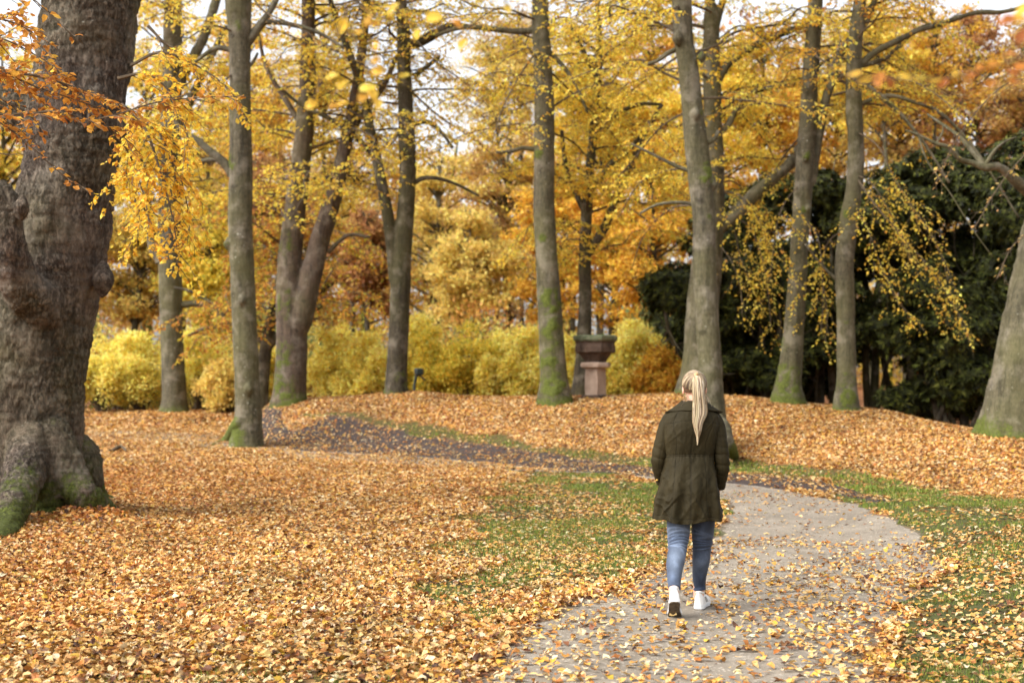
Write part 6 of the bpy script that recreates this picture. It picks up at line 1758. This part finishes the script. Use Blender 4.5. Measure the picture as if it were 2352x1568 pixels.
# --- hair
M_HAIR, nt, out = new_mat('blonde_hair'); k = NT(nt)
a = k.n('ShaderNodeAttribute', attribute_name='Col').outputs['Color']
p = k.n('ShaderNodeBsdfPrincipled', i_Roughness=.5); p.inputs['Specular IOR Level'].default_value = .5; k.l(a, p.inputs['Base Color'])
t_ = k.n('ShaderNodeBsdfTranslucent'); k.l(a, t_.inputs['Color']); mx = k.n('ShaderNodeMixShader'); mx.inputs[0].default_value = .12
k.l(p.outputs[0], mx.inputs[1]); k.l(t_.outputs[0], mx.inputs[2]); k.l(mx.outputs[0], out.inputs[0])
rng = np.random.default_rng(91)
BL = [(200, 180, 148), (180, 158, 124), (154, 130, 98), (218, 204, 176), (116, 94, 70), (80, 63, 48)]
hb = Buf()
SK = HC + np.array([0, -.004, .016]); SR = np.array([.0865, .104, .102])
TIE = W(2781, 1500) + [0, -.055, .0]
TIE = SK + unit((TIE - SK) / SR) * SR * 1.03
# scalp cap
nt_, np2 = 40, 72
cap = []
for a_ in np.linspace(.02, 2.15, nt_):
    for b_ in np.arange(np2) / np2 * 2 * PI:
        cap.append([math.sin(a_) * math.cos(b_), math.sin(a_) * math.sin(b_), math.cos(a_)])
cap = np.array(cap); front = smooth((cap[:, 1] - .25) / .3) * smooth((.45 - cap[:, 2]) / .2)
rc = 1.0 - .10 * front
V = SK + cap * SR * rc[:, None] * .985
i = np.arange(nt_ - 1)[:, None]; j = np.arange(np2)[None, :]; j2 = (j + 1) % np2
f = np.stack([i * np2 + j, i * np2 + j2, (i + 1) * np2 + j2, (i + 1) * np2 + j], -1).reshape(-1, 4)
hb.add(V, f4=f, col=srgb(96, 72, 52))
tdir = unit((TIE - SK) / SR)
# strands combed from the hairline to the tie
for q in range(900):
    az_ = rng.uniform(0, 2 * PI); 
    lo = np.interp(abs(((az_ - PI / 2 + PI) % (2 * PI)) - PI), [0, .6, 1.2, PI], [.62, .75, 1.55, 2.08]) * rng.uniform(.75, 1.0)
    st0 = np.array([math.sin(lo) * math.cos(az_), math.sin(lo) * math.sin(az_), math.cos(lo)])
    tt = np.linspace(0, 1, 12)[:, None]
    dd = st0 * (1 - tt) + tdir * tt + np.array([0, 0, .12]) * np.sin(tt * PI)
    dd = unit(dd + rng.normal(0, .015, 3) * np.sin(tt * PI)) * SR * (1.0 + .02 * np.sin(tt * PI) + rng.uniform(0, .02)) + SK
    low_ = np.clip((st0[2] + .55) / 1.1, 0, 1)
    wts = np.array([3 * low_ + .3, 3, 4, 2 * low_ + .1, 3 + 4 * (1 - low_), 1.5 + 8 * (1 - low_)]); 
    c = pick(BL, wts, 1, rng, .10)[0]
    tube(hb, dd, np.linspace(.0022, .0018, 12) * rng.uniform(.7, 1.3), 4, col=c, cap=False)
hair = wpart(hb, 'hair', M_HAIR)
def hpart(buf, name, mats):
    o = buf.build(name, mats, hair); o.matrix_parent_inverse = Matrix.Identity(4); return o
# ponytail
pt = Buf()
rowsP = [1500, 1512, 1536, 1575, 1610, 1650, 1690, 1720, 1745, 1774]
Lf = [2774, 2766, 2762, 2761, 2760, 2761, 2762, 2769, 2774, 2777]; Rt = [2790, 2800, 2806, 2811, 2816, 2817, 2800, 2794, 2786, 2780]
dep = [-.058, -.098, -.128, -.138, -.136, -.142, -.150, -.152, -.152, -.152]; thk = [.012, .020, .024, .026, .026, .024, .020, .015, .010, .005]
for q in range(620):
    u_ = rng.normal(0, .42); u_ = np.clip(u_, -1, 1); v_ = rng.uniform(-1, 1) * math.sqrt(max(0, 1 - u_ * u_))
    end = int(rng.choice([10, 10, 9, 9, 8, 8, 7]))
    pts = []; ph = rng.uniform(-.4, .4)
    for e in range(end):
        mid = (Lf[e] + Rt[e]) / 2; h2 = (Rt[e] - Lf[e]) / 2
        pts.append(W(mid + h2 * u_ * (1.0 + .08 * math.sin(e * 1.3 + ph * 4)) + .8 * math.sin(e * 1.7 + ph * 3), rowsP[e]) + [0, dep[e] + thk[e] * v_, rng.normal(0, .001)])
    P, R = resample(pts, np.linspace(.0021, .0012, end), .014)
    c = pick(BL, [5, 4, 3, 4, 3, 2], 1, rng, .10)[0]
    tube(pt, P, R * rng.uniform(.7, 1.25), 4, col=c, cap=False)
# the tie itself
tube(pt, np.array([TIE + [-.010, -.004, -.004], TIE + [0, -.012, .004], TIE + [.010, -.004, -.004]]), [.012, .014, .012], 10, col=srgb(196, 164, 116))
hpart(pt, 'ponytail', M_HAIR)
# loose wisps round the neck
wb = Buf()
for q in range(46):
    s_ = -1 if q % 2 else 1
    p0 = W(2779 + s_ * rng.uniform(22, 46), rng.uniform(1570, 1598)) + [0, -.02 + rng.uniform(-.03, .03), 0]
    pts = [p0, p0 + [s_ * rng.uniform(.0, .014), -.01, -.02], p0 + [s_ * rng.uniform(-.008, .03), -.015, -.04 - rng.random() * .015], p0 + [s_ * rng.uniform(-.015, .035), -.02, -.055 - rng.random() * .02]]
    P, R = resample(pts, [.0012, .001, .0009, .0006], .01); tube(wb, P, R, 3, col=pick(BL, [4, 3, 2, 4, 1, 1], 1, rng, .1)[0], cap=False)
tag(hpart(wb, 'loose_hair', M_HAIR), kind='stuff')
